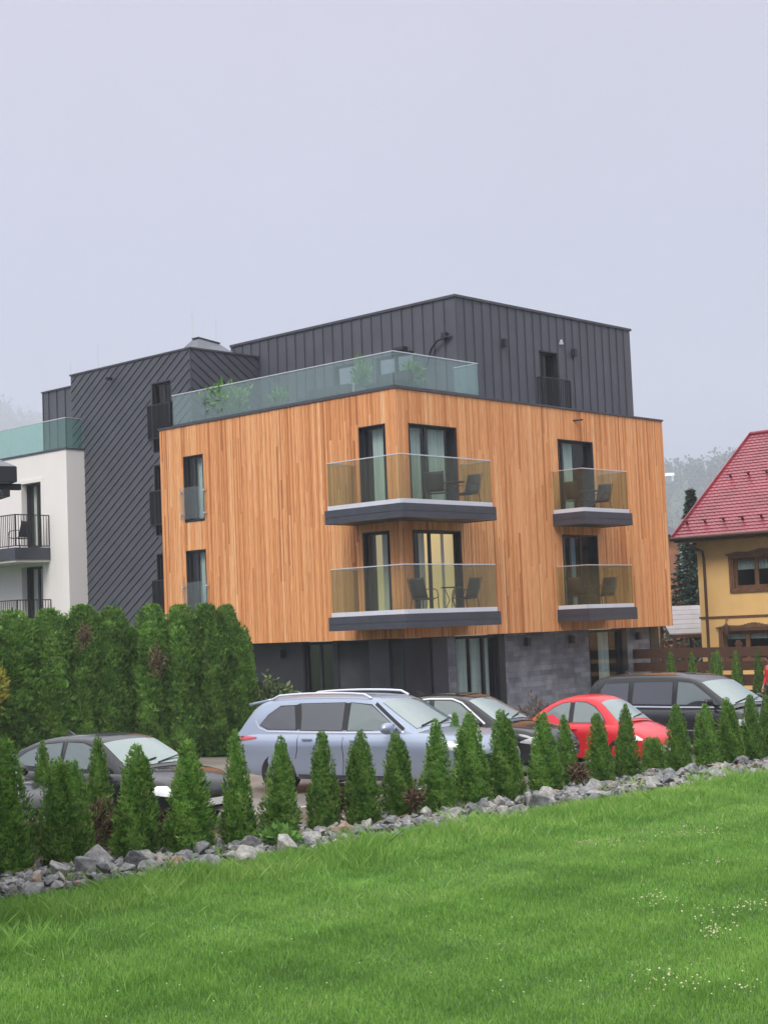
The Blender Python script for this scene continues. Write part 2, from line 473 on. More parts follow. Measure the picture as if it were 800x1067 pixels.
# openings in the timber block: (u0, u1, z0, z1)
o_cr_up = (0.55, 2.61, Z0 + 3.69, Z0 + 6.09); o_cr_lo = (0.55, 2.61, Z0 + 0.66, Z0 + 3.05)
o_rb_up = (7.60, 9.47, Z0 + 3.69, Z0 + 6.07); o_rb_lo = (7.60, 9.47, Z0 + 0.66, Z0 + 3.03)
o_cl_up = (0.49, 1.48, Z0 + 3.69, Z0 + 6.09); o_cl_lo = (0.49, 1.48, Z0 + 0.66, Z0 + 3.05)
o_l_up = (8.33, 9.29, Z0 + 3.93, Z0 + 6.06); o_l_lo = (8.33, 9.29, Z0 + 0.90, Z0 + 3.03)
opsR = [o_cr_up, o_cr_lo, o_rb_up, o_rb_lo]; opsL = [o_cl_up, o_cl_lo, o_l_up, o_l_lo]
bR = boards(MR, 0.036, LR, Z0, ZT - 0.06, opsR, 11)
bL = boards(ML, 0.0, LL, Z0, ZT - 0.06, opsL, 12)
for q, f_ in (('facing the car park', bR),):
    pass
bR.build('timber_cladding', M['wood'], bld, tone=True, recalc=False)
bL.build('timber_cladding', M['wood'], bld, tone=True, recalc=False)
mb = MB()
wall_sheet(mb, MR, 0.05, LR - 0.02, Z0, ZT - 0.07, 0.05, opsR)
wall_sheet(mb, ML, 0.05, LL - 0.02, Z0, ZT - 0.07, 0.05, opsL)
mb.quad((LR - 0.02, 0.05, Z0), (LR - 0.02, 9, Z0), (LR - 0.02, 9, ZT - .07), (LR - 0.02, 0.05, ZT - .07))
mb.quad((0.05, LL - 0.02, Z0), (9, LL - 0.02, Z0), (9, LL - 0.02, ZT - .07), (0.05, LL - 0.02, ZT - .07))
mb.build('wall_backing', M['backing'], bld, recalc=False)
mb = MB(); mb.box(0.05, LR - 0.02, 0.05, LL - 0.02, Z0 + 0.02, Z0 + 0.14); mb.build('soffit', M['soffit'], bld)
mb = MB(); mb.box(0.06, LR - 0.03, 0.06, LL - 0.03, ZT - 0.3, ZT - 0.16); mb.build('terrace_floor', M['soffit'], bld)
mb = MB()
mb.box(-0.03, LR + 0.03, -0.03, 0.28, ZT - 0.057, ZT); mb.box(-0.03, 0.28, 0.284, LL + 0.03, ZT - 0.057, ZT)
mb.build('parapet_cap', M['cap'], bld)

# the windows
window(bld, MR, *o_cr_up, splits=(0.42,), curts=[(0.02, 0.40), (0.55, 0.9)])
wlit = None
M['lit_room'] = mat('lit_room', (0.62, 0.55, 0.40), 0.9)
def lit_mat():
    m, nt, bs, N, L = new_mat('self_lit_wall')
    bs.inputs['Base Color'].default_value = (0.62, 0.54, 0.38, 1); bs.inputs['Roughness'].default_value = 0.9
    bs.inputs['Emission Color'].default_value = (1.0, 0.78, 0.42, 1); bs.inputs['Emission Strength'].default_value = 0.30  # walls glow themselves: the room's warm light is put into their material
    return m
M['lit_room'] = lit_mat()
window(bld, MR, *o_cr_lo, splits=(0.42,), room='lit_room', curts=[(0.26, 0.36), (0.74, 0.82)], curtain='curtain_light', pane='pane_clear', label='window with a warm lamp lit room behind it')
window(bld, MR, *o_rb_up, splits=(0.2,), curts=[(0.0, 0.62)])
window(bld, MR, *o_rb_lo, splits=(0.30, 0.62), curts=[(0.0, .26), (.36, .58)], curtain='reflection_blue')  # blue folds behind the pane stand in for its bluish reflection
window(bld, ML, *o_cl_up, curts=[(0.05, 0.75)])
window(bld, ML, *o_cl_lo, curts=[(0.0, 0.55)], curtain='curtain_light')
for o_ in (o_l_up, o_l_lo):
    w_ = window(bld, ML, *o_, splits=(0.55,), curts=[(0.1, 0.8)], reveal=0.1)
# glass guards in front of the two narrow windows
for o_, zb_ in ((o_l_up, 0.10), (o_l_lo, 0.10)):
    g = MB(); fbox(g, ML, o_[0] - 0.14, o_[1] + 0.14, -0.075, -0.06, o_[2] + zb_, o_[2] + 1.12)
    go = g.build('glass_guard', M['glass_clear'], bld)
    for uu in (o_[0] - 0.1, o_[1] + 0.1):
        for zz in (0.22, 0.95): c = MB(); fbox(c, ML, uu - 0.025, uu + 0.025, -0.10, 0.0, o_[2] + zz, o_[2] + zz + 0.05); c.build('clamp', M['steel'], go)

# balconies
def railing_panels(parent, pts, z0, z1, matname, name='glass_panel', gap=0.012, th=0.018):
    for (a, b) in pts:
        g = MB(); a = Vector(a); b = Vector(b); d = (b - a).normalized() * gap
        g.bar((a.x + d.x, a.y + d.y, (z0 + z1) / 2), (b.x - d.x, b.y - d.y, (z0 + z1) / 2), th, z1 - z0)
        g.build(name, M[matname], parent)

def balcony(label, x0, x1, y1, zt, corner=False):
    """slab against the right face; the corner one wraps the corner of the block"""
    D = 1.2; sl = MB(); th = 0.375
    if corner:
        sl.box(x0, x1, -D, -0.002, zt - th, zt); sl.box(x0, -0.002, -0.002, y1, zt - th, zt)
    else: sl.box(x0, x1, -D, -0.002, zt - th, zt)
    # shallow joint line round the fascia
    e = 0.012
    for za, zb in ((zt - 0.2, zt - 0.02), (zt - th - 0.012, zt - 0.215)):
        sl.box(x0 - e, x1 + e, -D - e, -D - 0.001, za, zb)
        sl.box(x1 + 0.001, x1 + e, -D, -0.004, za, zb)
        sl.box(x0 - e, x0 - 0.001, -D, y1 if corner else -0.004, za, zb)
        if corner: sl.box(x0, -0.004, y1 + 0.001, y1 + e, za, zb)
    b = sl.build('balcony', M['slabdark'], bld)
    if label: b['label'] = label
    # pale base rail
    i = 0.07; br = MB(); zr0, zr1 = zt + 0.004, zt + 0.125
    ax0, ay0, ax1 = x0 + i, -D + i, x1 - i
    w = 0.05
    br.box(ax0, ax1, ay0 - w / 2, ay0 + w / 2, zr0, zr1)
    br.box(ax1 - w / 2, ax1 + w / 2, ay0 + w / 2 + .002, -0.004, zr0, zr1)
    yend = y1 - i if corner else -0.004
    br.box(ax0 - w / 2, ax0 + w / 2, ay0 + w / 2 + .002, yend, zr0, zr1)
    if corner: br.box(ax0 + w / 2 + .002, -0.004, yend - w, yend, zr0, zr1)
    br.build('base_rail', M['whitemetal'], b)
    zg0, zg1 = zt + 0.06, zt + 1.33
    pts = []
    n = 2
    for k in range(n): pts.append(((ax0 + (ax1 - ax0) * k / n, ay0), (ax0 + (ax1 - ax0) * (k + 1) / n, ay0)))
    pts.append(((ax1, ay0), (ax1, -0.01)))
    if corner:
        ym = (ay0 + yend) / 2
        pts += [((ax0, ay0), (ax0, ym)), ((ax0, ym), (ax0, yend)), ((ax0, yend), (-0.01, yend))]
    else: pts.append(((ax0, ay0), (ax0, -0.01)))
    railing_panels(b, pts, zg0, zg1, 'glass_bronze')
    hr = MB(); path = [(-0.01, yend)] if corner else []
    path += [(ax0, yend), (ax0, ay0), (ax1, ay0), (ax1, -0.01)]
    for k in range(len(path) - 1):
        hr.bar((*path[k], zg1 + 0.012), (*path[k + 1], zg1 + 0.012), 0.042, 0.026)
    hr.build('handrail', M['steel'], b)
    return b

balcony('upper balcony wrapping the corner', -1.2, 2.80, 1.75, Z0 + 3.66, True)
balcony('lower balcony wrapping the corner', -1.2, 2.80, 1.75, Z0 + 0.66, True)
balcony('upper balcony of the flat facade', 7.13, 9.72, 0, Z0 + 3.66)
balcony('lower balcony of the flat facade', 7.13, 9.72, 0, Z0 + 0.66)

# ---- ground floor under the timber block
S = 0.6
GB = -0.6
zg1_ = Z0 + 0.02
gR, gL = mapr(S), mapl(S)
opsG = [(0.05 + S, 1.75, 0.0, Z0 - 0.1), (2.86, 4.83, 0.0, Z0 - 0.12), (9.56, 11.42, 0.0, Z0 - 0.1)]
for a_, b_, d_ in ((5.15, 9.54, 0.0), (11.70, 13.1, 0.0), (2.47, 2.84, -0.02)):
    st_ = MB(); wall_sheet(st_, gR, a_, b_, GB, zg1_, d_, []); st_.build('stone_wall', M['stone'], bld, recalc=False)
for mp_, q_ in [(gR, (13.1, 13.62, -0.03, 0.4, GB, zg1_)), (gR, (4.85, 5.15, -0.02, 0.4, GB, zg1_)), (gR, (11.42, 11.70, -0.02, 0.4, GB, zg1_)), (gR, (1.80, 2.46, -0.02, 0.4, GB, zg1_)), (gL, (1.15, 1.93, -0.02, 0.4, GB, zg1_)), (gL, (4.70, LL, -0.0, 0.3, GB, zg1_)), (gL, (3.25, 3.42, -0.0, 0.3, GB, zg1_))]:
    dk = MB(); fbox(dk, mp_, *q_); dk.build('dark_panel', M['slabdark' if q_[0] in (1.15, 1.80) else 'anth'], bld)
window(bld, gR, 0.62, 1.80, -0.2, Z0 - 0.02, reveal=0.1, pane='pane_dark', curts=[(0.72, 0.98)], rdepth=2.5)
window(bld, gR, 2.86, 4.84, -0.2, Z0 - 0.02, reveal=0.1, splits=(0.72,), curts=[(0.02, 0.40), (0.48, 0.72), (0.78, 0.93)])
window(bld, gR, 9.56, 11.42, -0.2, Z0 - 0.02, reveal=0.1, splits=(), curts=[(0.45, 0.8)], rdepth=2.0)
window(bld, gL, 0.62, 1.13, -0.2, Z0 - 0.02, reveal=0.1, pane='pane_dark', rdepth=2.0)
window(bld, gL, 1.95, 3.24, -0.2, Z0 - 0.02, reveal=0.1, pane='pane_dark', splits=(0.45,), curts=[(0.0, 0.3)], rdepth=2.5)
window(bld, gL, 3.43, 4.68, -0.2, Z0 - 0.02, reveal=0.1, pane='pane_dark', splits=(0.5,), rdepth=2.5)

def wall_lamp(mp, u, z, label=None):
    l = MB(); fbox(l, mp, u - 0.075, u + 0.075, -0.17, -0.02, z - 0.12, z + 0.12); fbox(l, mp, u - 0.05, u + 0.05, -0.02, -0.001, z - 0.09, z + 0.09)
    fbox(l, mp, u - 0.06, u + 0.06, -0.155, -0.035, z + 0.12, z + 0.135)
    return l.build('wall_lamp', M['anth'], bld)
for u in (6.2, 8.5, 12.3): wall_lamp(gR, u, Z0 - 0.3)
wall_lamp(gL, 5.6, Z0 - 0.35)

# ---- anthracite upper storey (standing seam)
DX0, DY0, DX1, DY1, DZ = 4.0, 1.0, 13.45, 11.3, Z0 + 10.42
dR, dL = mapr(DY0), mapl(DX0)
o_dw = (8.14, 9.13, Z0 + 7.0, Z0 + 9.12)
o_dg1 = (5.05, 6.25, Z0 + 7.0, Z0 + 8.95); o_dg2 = (2.75, 4.4, Z0 + 7.0, Z0 + 8.95)
mb = MB()
wall_sheet(mb, dR, DX0, DX1, ZT - 0.15, DZ, 0, [o_dw]); wall_sheet(mb, dL, DY0, DY1, ZT - 0.15, DZ, 0, [o_dg1, o_dg2])
mb.quad((DX1, DY0, ZT - .15), (DX1, DY1, ZT - .15), (DX1, DY1, DZ), (DX1, DY0, DZ))
mb.quad((DX0, DY1, ZT - .15), (DX1, DY1, ZT - .15), (DX1, DY1, DZ), (DX0, DY1, DZ))
mb.quad((DX0, DY0, DZ - .1), (DX1, DY0, DZ - .1), (DX1, DY1, DZ - .1), (DX0, DY1, DZ - .1))
mb.build('zinc_wall', M['zinc'], bld, recalc=False)
mb = MB()
ribs(mb, dR, [DX0 + 0.43 * k for k in range(1, 22)] + [DX0 + 0.012], ZT - 0.15, DZ - 0.08, [o_dw])
ribs(mb, dL, [DY0 + 0.44 * k for k in range(1, 24)], ZT - 0.15, DZ - 0.08, [o_dg1, o_dg2])
mb.build('standing_seam', M['zinc_rib'], bld)
mb = MB(); mb.box(DX0 - 0.05, DX1 + 0.05, DY0 - 0.05, DY0 + 0.2, DZ - 0.079, DZ); mb.box(DX0 - 0.05, DX0 + 0.2, DY0 + 0.203, DY1, DZ - 0.079, DZ)
mb.build('roof_edge', M['cap'], bld)
window(bld, dR, *o_dw, reveal=0.2, splits=(0.52,), curts=[(0.02, 0.48)], curtain='curtain_light')
window(bld, dL, *o_dg1, reveal=0.06, pane='pane_sky', fw=0.07)
window(bld, dL, *o_dg2, reveal=0.06, pane='pane_sky', splits=(0.5,), fw=0.07)
mb = MB(); fbox(mb, dL, 3.0, 3.45, -0.22, -0.01, Z0 + 9.0, Z0 + 9.1); mb.build('awning_box', M['anth'], bld)
wall_lamp(dR, 6.25, Z0 + 9.13); wall_lamp(dR, 9.98, Z0 + 9.2)
def railing(parent, pts, z0, z1, nbar, name='railing', bar=0.016, rail=0.035, ends=True):
    r = MB()
    for a, b in pts:
        a = Vector((*a, 0)); b = Vector((*b, 0))
        r.bar(a + Vector((0, 0, z1)), b + Vector((0, 0, z1)), rail, rail); r.bar(a + Vector((0, 0, z0)), b + Vector((0, 0, z0)), rail, rail)
        n = max(2, int((b - a).length / nbar))
        for k in range(n + 1):
            p = a + (b - a) * (k / n); w = bar if 0 < k < n else rail
            r.bar(p + Vector((0, 0, z0 + rail / 2 + .001)), p + Vector((0, 0, z1 - rail / 2 - .001)), w, w, (0, 1, 0))
    return r.build(name, M['steelwire'], parent)
railing(bld, [((8.0, DY0 - 0.2), (9.5, DY0 - 0.2)), ((8.0, DY0 - .18), (8.0, DY0)), ((9.5, DY0 - .18), (9.5, DY0))], Z0 + 7.2, Z0 + 8.2, 0.1)
# small white motion sensor, swan-neck pipe with a floodlight
mb = MB(); fbox(mb, dR, 9.28, 9.38, -0.09, -0.001, Z0 + 9.42, Z0 + 9.5); fbox(mb, dR, 9.30, 9.36, -0.08, -0.02, Z0 + 9.51, Z0 + 9.58); mb.build('motion_sensor', M['whitemetal'], bld)
fl = MB(); fl.tube([(3.9, 2.2, Z0 + 8.3), (3.86, 1.9, Z0 + 8.85), (3.84, 1.65, Z0 + 9.05), (3.86, 1.3, Z0 + 9.12), (3.98, 1.15, Z0 + 9.14)], 0.035, 8)
fl.box(3.82, 3.98, 1.28, 1.46, Z0 + 9.08, Z0 + 9.27); fl.build('floodlight', M['anth'], bld, smooth=40)

# ---- terrace glass balustrade
zg = Z0 + 8.1
tb = MB(); tb.box(0.04, 0.08, 0.04, 9.8, ZT + 0.003, ZT + 0.05); tb.box(0.083, 3.8, 0.04, 0.08, ZT + 0.003, ZT + 0.05)
tbo = tb.build('terrace_balustrade', M['cap'], bld)
pts = [((0.06, 9.8 - 1.62 * k), (0.06, 9.8 - 1.62 * (k + 1))) for k in range(6)]
pts += [((0.06 + 1.247 * k, 0.06), (0.06 + 1.247 * (k + 1), 0.06)) for k in range(3)] + [((3.8, 0.06), (3.8, 0.98))]
railing_panels(tbo, pts, ZT + 0.02, zg, 'glass_teal')
hr = MB()
for a, b in (((0.06, 9.82), (0.06, 0.06)), ((0.06, 0.06), (3.8, 0.06)), ((3.8, 0.06), (3.8, 0.98))): hr.bar((*a, zg + .012), (*b, zg + .012), 0.045, 0.026)
hr.build('handrail', M['steel'], tbo)

# ---- anthracite block with diagonal cladding
EX0, EY0, EY1, EZ = 0.91, 9.85, 16.45, Z0 + 9.82
eL, eR = mapl(EX0), mapr(EY0)
o_e = [(10.87, 11.9, Z0 + 6.5, Z0 + 8.87), (10.6, 11.9, Z0 + 3.7, Z0 + 6.09), (10.6, 11.9, Z0 + 0.7, Z0 + 3.1)]
mb = MB()
wall_sheet(mb, eL, EY0, EY1, GB, EZ, 0, o_e); wall_sheet(mb, eR, EX0, DX0 + 2, Z0 + 6.9, EZ, 0, [])
mb.quad((EX0, EY1, GB), (8, EY1, GB), (8, EY1, EZ), (EX0, EY1, EZ))
mb.quad((EX0, EY0, EZ - .05), (8, EY0, EZ - .05), (8, EY1, EZ - .05), (EX0, EY1, EZ - .05))
mb.build('diagonal_zinc_wall', M['zinc'], bld, recalc=False)

def diag_ribs(mb, mp, u0, u1, z0, z1, sgn, ops, step=0.475, ang=R(34)):
    ta = math.tan(ang); span = (z1 - z0) / ta
    k0 = u0 - span - 1; n = int((u1 - u0 + 2 * span + 2) / step)
    for k in range(n):
        c = k0 + k * step
        # z = z1 - sgn*ta*(u-c)
        def zat(u): return z1 - sgn * ta * (u - c)
        N_ = 240; seg = None
        for i in range(N_ + 1):
            u = u0 + (u1 - u0) * i / N_; z = zat(u)
            ins = z0 + .01 < z < z1 - .06 and not any(o[0] - .03 < u < o[1] + .03 and o[2] - .03 < z < o[3] + .03 for o in ops)
            if ins:
                if seg is None: seg = [u, u]
                seg[1] = u
            if (not ins or i == N_) and seg:
                if seg[1] - seg[0] > 0.05:
                    a = mp(seg[0], -0.014, zat(seg[0])); b = mp(seg[1], -0.014, zat(seg[1]))
                    nrm = Vector(mp(0, 1, 0)) - Vector(mp(0, 0, 0))
                    mb.bar(a, b, 0.017, 0.026, nrm)
                seg = None
mb = MB()
diag_ribs(mb, eL, EY0 + .03, EY1 - .03, 2.0, EZ, 1, o_e)
diag_ribs(mb, eR, EX0 + .03, DX0 - .03, Z0 + 6.9, EZ, 1, [])
fbox(mb, eL, EY0 - 0.02, EY0 + 0.02, -0.02, -0.001, 2.0, EZ - .06)
mb.build('diagonal_seam', M['zinc_rib'], bld)
mb = MB(); mb.box(EX0 - .04, EX0 + .2, EY0 - .04, EY1 + .03, EZ - .058, EZ); mb.box(EX0 + .203, DX0 - .05, EY0 - .04, EY0 + .2, EZ - .058, EZ)
mb.build('roof_edge', M['cap'], bld)
for o_ in o_e:
    window(bld, eL, *o_, reveal=0.12, splits=(0.5,))
    ex_ = .35 if o_ is o_e[0] else .25
    railing(bld, [((EX0 - .12, o_[0] - .05), (EX0 - .12, o_[1] + .1)), ((EX0 - .10, o_[1] + .1), (EX0, o_[1] + .1)), ((EX0 - .10, o_[0] - .05), (EX0, o_[0] - .05))], o_[2] + .12 + ex_, o_[2] + 1.25 + ex_, 0.06, bar=0.02)
# hipped roof lantern, lower seam block, rain spout and lightning rods
mb = MB(); z = EZ - .04
A = [(1.45, 10.1, z), (3.3, 10.1, z), (3.3, 11.3, z), (1.45, 11.3, z)]; T = [(1.9, 10.55, z + .55), (2.8, 10.55, z + .45), (2.8, 10.85, z + .45), (1.9, 10.85, z + .55)]
mb.add(A + T, [(0, 1, 5, 4), (1, 2, 6, 5), (2, 3, 7, 6), (3, 0, 4, 7), (4, 5, 6, 7)])
M['lantern'] = mat('lantern_metal', (0.11, 0.118, 0.145), 0.3, 0.3, 0.08)
ln = mb.build('roof_lantern', M['lantern'], bld)
mb = MB(); mb.bar((1.87, 10.7, z + .575), (2.85, 10.7, z + .475), 0.34, 0.04); mb.build('ridge_cap', M['cap'], ln)
mb = MB(); FZ = Z0 + 9.72
fF = mapl(2.0); wall_sheet(mb, fF, EY1 - .2, 19.75, GB, FZ, 0, []); mb.quad((2.0, 19.75, GB), (8, 19.75, GB), (8, 19.75, FZ), (2.0, 19.75, FZ))
mb.build('zinc_wall', M['zinc'], bld, recalc=False)
mb = MB(); ribs(mb, fF, [EY1 + 0.3 + 0.52 * k for k in range(6)] + [19.72], GB, FZ - .05, []); fbox(mb, fF, EY1, 19.78, -.05, .2, FZ - .05, FZ); mb.build('standing_seam', M['zinc_rib'], bld)
mb = MB(); mb.bar((EX0 - .02, 14.1, EZ - .48), (EX0 - .45, 13.75, EZ - .55), 0.09, 0.09); mb.build('rain_spout', M['anth'], bld)
for (x, y, zb_, h) in ((1.95, 10.9, EZ + .4, 1.25), (3.0, 10.9, EZ + .3, 1.1), (1.2, 15.2, EZ, .95), (2.2, 18.2, FZ, 0.95)):
    mb = MB(); mb.tube([(x, y, zb_), (x, y, zb_ + h)], 0.016, 6); mb.build('lightning_rod', M['steel'], bld)
# Juliet railing on the far end wall, and overflow pipe on the facade
railing(bld, [((LR + .3, 0.3), (LR + .3, 2.2)), ((LR, 0.3), (LR + .28, 0.3))], Z0 + 0.8, Z0 + 1.85, 0.09, bar=0.03, rail=0.05)
mb = MB(); mb.tube([(8.75, -0.16, ZT - 0.36), (8.45, 0.02, ZT - 0.39)], 0.03, 8); mb.build('overflow_pipe', M['anth'], bld)

# ------------------------------------------------------------------ WHITE BUILDING
wb = thing('apartment_building', 'white plastered apartment building with mint green glass roof balustrade', 'building', BC, B_ANG)
WX, WY, WZ = 0.13, 15.76, 9.50
wL = mapl(WX)
o_w = [(17.3, 18.5, 6.15, 8.5), (17.3, 18.6, 3.2, 5.5), (21.0, 22.4, 6.15, 8.5)]
mb = MB()
wall_sheet(mb, wL, WY, 26, GB, WZ, 0, o_w)
mb.quad((WX, WY, GB), (EX0 + .0, WY, GB), (EX0 + .0, WY, WZ), (WX, WY, WZ))
mb.quad((WX, WY, WZ - .02), (1.9, WY, WZ - .02), (1.9, 26, WZ - .02), (WX, 26, WZ - .02))
for o_ in o_w:   # plastered reveals
    for uu in o_[:2]: mb.quad(wL(uu, 0, o_[2]), wL(uu, .26, o_[2]), wL(uu, .26, o_[3]), wL(uu, 0, o_[3]))
    for zz in o_[2:]: mb.quad(wL(o_[0], 0, zz), wL(o_[1], 0, zz), wL(o_[1], .26, zz), wL(o_[0], .26, zz))
mb.build('plaster_wall', M['plaster'], wb, recalc=False)
mb = MB()
for o_ in o_w[:2]:
    a, b, c, d_ = o_
    fbox(mb, wL, a - .14, a - .003, -.022, -.001, c, d_ + .14); fbox(mb, wL, b + .003, b + .14, -.022, -.001, c, d_ + .14); fbox(mb, wL, a, b, -.022, -.001, d_ + .003, d_ + .14)
mb.build('window_surround', M['plaster'], wb)
for o_ in o_w: window(wb, mapl(WX + .2), *o_, reveal=0.05, splits=(0.5,), curtain='curtain_light', curts=[(0.05, 0.9)])
mb = MB(); fbox(mb, wL, WY - .03, 26, -.03, .25, WZ + .001, WZ + .05); mb.box(WX + .252, EX0 - .01, WY - .03, WY + .25, WZ + .001, WZ + .05); mb.build('parapet_cap', M['cap'], wb)
tb = MB(); tb.box(WX + .05, WX + .09, WY + .05, 26, WZ + .052, WZ + .09); tbo = tb.build('terrace_balustrade', M['cap'], wb)
railing_panels(tbo, [((WX + .07, WY + .07 + 1.7 * k), (WX + .07, WY + .07 + 1.7 * (k + 1))) for k in range(6)] + [((WX + .07, WY + .07), (EX0 - .03, WY + .07))], WZ + .06, WZ + 1.12, 'glass_mint')
hr = MB(); hr.bar((WX + .07, WY + .05, WZ + 1.13), (WX + .07, 26, WZ + 1.13), .045, .026); hr.bar((WX + .09, WY + .07, WZ + 1.13), (EX0 - .03, WY + .07, WZ + 1.13), .045, .026); hr.build('handrail', M['steel'], tbo)
for zt_ in (6.1, 3.12):
    sl = MB(); sl.box(WX - 1.47, WX - .002, 16.82, 22.8, zt_ - .42, zt_); bo = sl.build('balcony', M['slabdark'], wb)
    u = MB(); u.box(WX - 1.42, WX - .003, 16.87, 22.7, zt_ - .5, zt_ - .423); u.build('balcony_soffit', M['plaster'], bo)
    railing(bo, [((WX - 1.42, 16.86), (WX - 1.42, 22.75)), ((WX - 1.40, 16.86), (WX - .01, 16.86))], zt_ + .06, zt_ + 1.15, 0.115, bar=0.018)

# ------------------------------------------------------------------ BALCONY AND TERRACE FURNITURE
def make_chair(sling):
    t = thing('garden_chair', 'x', 'chair', group='sling chairs on the balconies')
    s = MB()
    s.grid(lambda u, v: (-0.21 + 0.45 * u, -0.24 + 0.48 * v, 0.43 - 0.03 * math.sin(PI * u) - 0.03 * (1 - u)), 6, 2)
    so = s.build('seat', sling, t, smooth=60); so.modifiers.new('solid', 'SOLIDIFY').thickness = 0.012
    b = MB(); b.grid(lambda u, v: (-0.21 - 0.17 * u - 0.02 * math.sin(PI * u), -0.24 + 0.48 * v, 0.42 + 0.56 * u), 6, 2)
    bo = b.build('backrest', sling, t, smooth=60); bo.modifiers.new('solid', 'SOLIDIFY').thickness = 0.012
    for sy in (-1, 1):
        y = sy * 0.265
        f = MB(); f.tube([(-0.42, y, 1.0), (-0.22, y, 0.42), (0.0, y, .39), (0.24, y, 0.43)], 0.014, 6)
        f.tube([(-0.30, y, 0.66), (-0.12, y, 0.67), (0.12, y, 0.67), (0.24, y, .63), (0.28, y, .5), (0.29, y, 0.0)], 0.014, 6)
        f.tube([(-0.22, y, .42), (-0.32, y, 0.0)], 0.014, 6)
        f.build('side_frame', M['steelwire'], t, smooth=40)
    return t
def make_table():
    t = thing('balcony_table', 'x', 'table', group='small round balcony tables')
    a = MB(); a.lathe([(0, .70), (0.30, .70), (0.31, .715), (0.30, .73), (0, .73)], 24); a.build('table_top', M['steelwire'], t, smooth=40)
    for k in range(3):
        b = MB(); q = 2 * PI * k / 3 + .3; c, s = math.cos(q), math.sin(q)
        b.tube([(.2 * c, .2 * s, .70), (.06 * c, .06 * s, .36), (.25 * c, .25 * s, 0)], 0.012, 6); b.build('leg', M['steelwire'], t, smooth=40)
    return t
ch_dark = make_chair(M['sling']); ch_brown = make_chair(M['sling_brown']); tab = make_table()
U1, U0 = Z0 + 3.663, Z0 + 0.663
def put(o, first, x, y, z, ang, label):
    r = o if first else dup(o)
    r.location = loc2glob(x, y, z); r.rotation_euler = (0, 0, B_ANG + ang); r['label'] = label
    return r
put(ch_dark, True, 0.25, -0.58, U0, 0.1, 'dark sling chair facing right on the lower corner balcony, in front of the lit window')
put(ch_dark, False, 2.05, -0.55, U0, PI - .2, 'dark sling chair facing left on the lower corner balcony, right of its table')
put(ch_dark, False, 2.25, -0.6, U1, PI, 'dark chair on the upper corner balcony, right of its table')
put(ch_dark, False, 1.15, -0.45, U1, 0.5, 'dark chair facing right on the upper corner balcony, left of its table')
put(ch_brown, True, 7.72, -0.52, U1, 0.0, 'brown backed chair facing right on the upper small balcony')
put(ch_dark, False, 8.95, -0.5, U1, PI, 'dark chair facing left on the upper small balcony, seen through bronze glass')
put(ch_brown, False, 7.72, -0.52, U0, 0.0, 'brown backed chair facing right on the lower small balcony')
put(ch_dark, False, 8.95, -0.5, U0, PI, 'dark chair facing left on the lower small balcony, seen through bronze glass')
put(tab, True, 1.45, -0.55, U0, 0, 'small round dark table between the chairs of the lower corner balcony')
put(tab, False, 1.70, -0.6, U1, 0, 'small round dark table between the chairs of the upper corner balcony')
put(tab, False, 8.38, -0.55, U1, 0, 'small round dark table on the upper small balcony')
put(tab, False, 8.38, -0.55, U0, 0, 'small round dark table on the lower small balcony')
# chair and table on the white building's balcony
put(ch_dark, False, WX - .55, 17.9, 6.103, R(100), 'dark chair on the black railed balcony of the white building')

# ------------------------------------------------------------------ FOLIAGE
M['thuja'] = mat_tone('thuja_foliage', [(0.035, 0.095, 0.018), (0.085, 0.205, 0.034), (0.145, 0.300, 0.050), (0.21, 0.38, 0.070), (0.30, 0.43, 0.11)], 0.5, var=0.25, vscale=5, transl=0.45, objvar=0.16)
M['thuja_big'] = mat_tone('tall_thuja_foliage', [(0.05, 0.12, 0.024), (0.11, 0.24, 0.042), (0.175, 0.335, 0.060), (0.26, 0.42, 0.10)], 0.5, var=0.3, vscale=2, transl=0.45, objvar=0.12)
M['dead'] = mat_tone('dry_foliage', [(0.05, 0.032, 0.018), (0.11, 0.072, 0.042), (0.17, 0.115, 0.075)], 0.9, var=0.3, vscale=9)
M['bark'] = mat('bark', (0.10, 0.07, 0.05), 0.9, 0, .3, 12, .6, 40)
M['leafy'] = mat_tone('shrub_leaves', [(0.035, 0.07, 0.022), (0.075, 0.12, 0.04), (0.13, 0.18, 0.07), (0.2, 0.22, 0.11)], 0.6, var=0.2, vscale=6, transl=0.2)
M['bluegreen'] = mat_tone('spruce_needles', [(0.02, 0.045, 0.03), (0.035, 0.07, 0.045), (0.06, 0.10, 0.07)], 0.7, var=0.25, vscale=3, transl=0.1)
M['terraceleaf'] = mat_tone('terrace_leaves', [(0.06, 0.15, 0.03), (0.12, 0.26, 0.05), (0.2, 0.38, 0.1)], 0.6, var=0.2, vscale=6, transl=0.25)
M['yellowleaf'] = mat_tone('yellow_leaves', [(0.16, 0.17, 0.02), (0.3, 0.28, 0.03), (0.4, 0.36, 0.06)], 0.6, var=0.2, vscale=6, transl=0.2)

def diamonds(base, dirs, lens, wids, nrm):
    """n leaf-shaped quads: base points, unit directions, lengths, widths"""
    side = np.cross(dirs, nrm); side /= (np.linalg.norm(side, axis=1, keepdims=True) + 1e-9)
    v = np.empty((len(base), 4, 3))
    v[:, 0] = base
    v[:, 1] = base + dirs * (lens * 0.5)[:, None] + side * wids[:, None] * 0.5
    v[:, 2] = base + dirs * lens[:, None]
    v[:, 3] = base + dirs * (lens * 0.45)[:, None] - side * wids[:, None] * 0.5
    return v

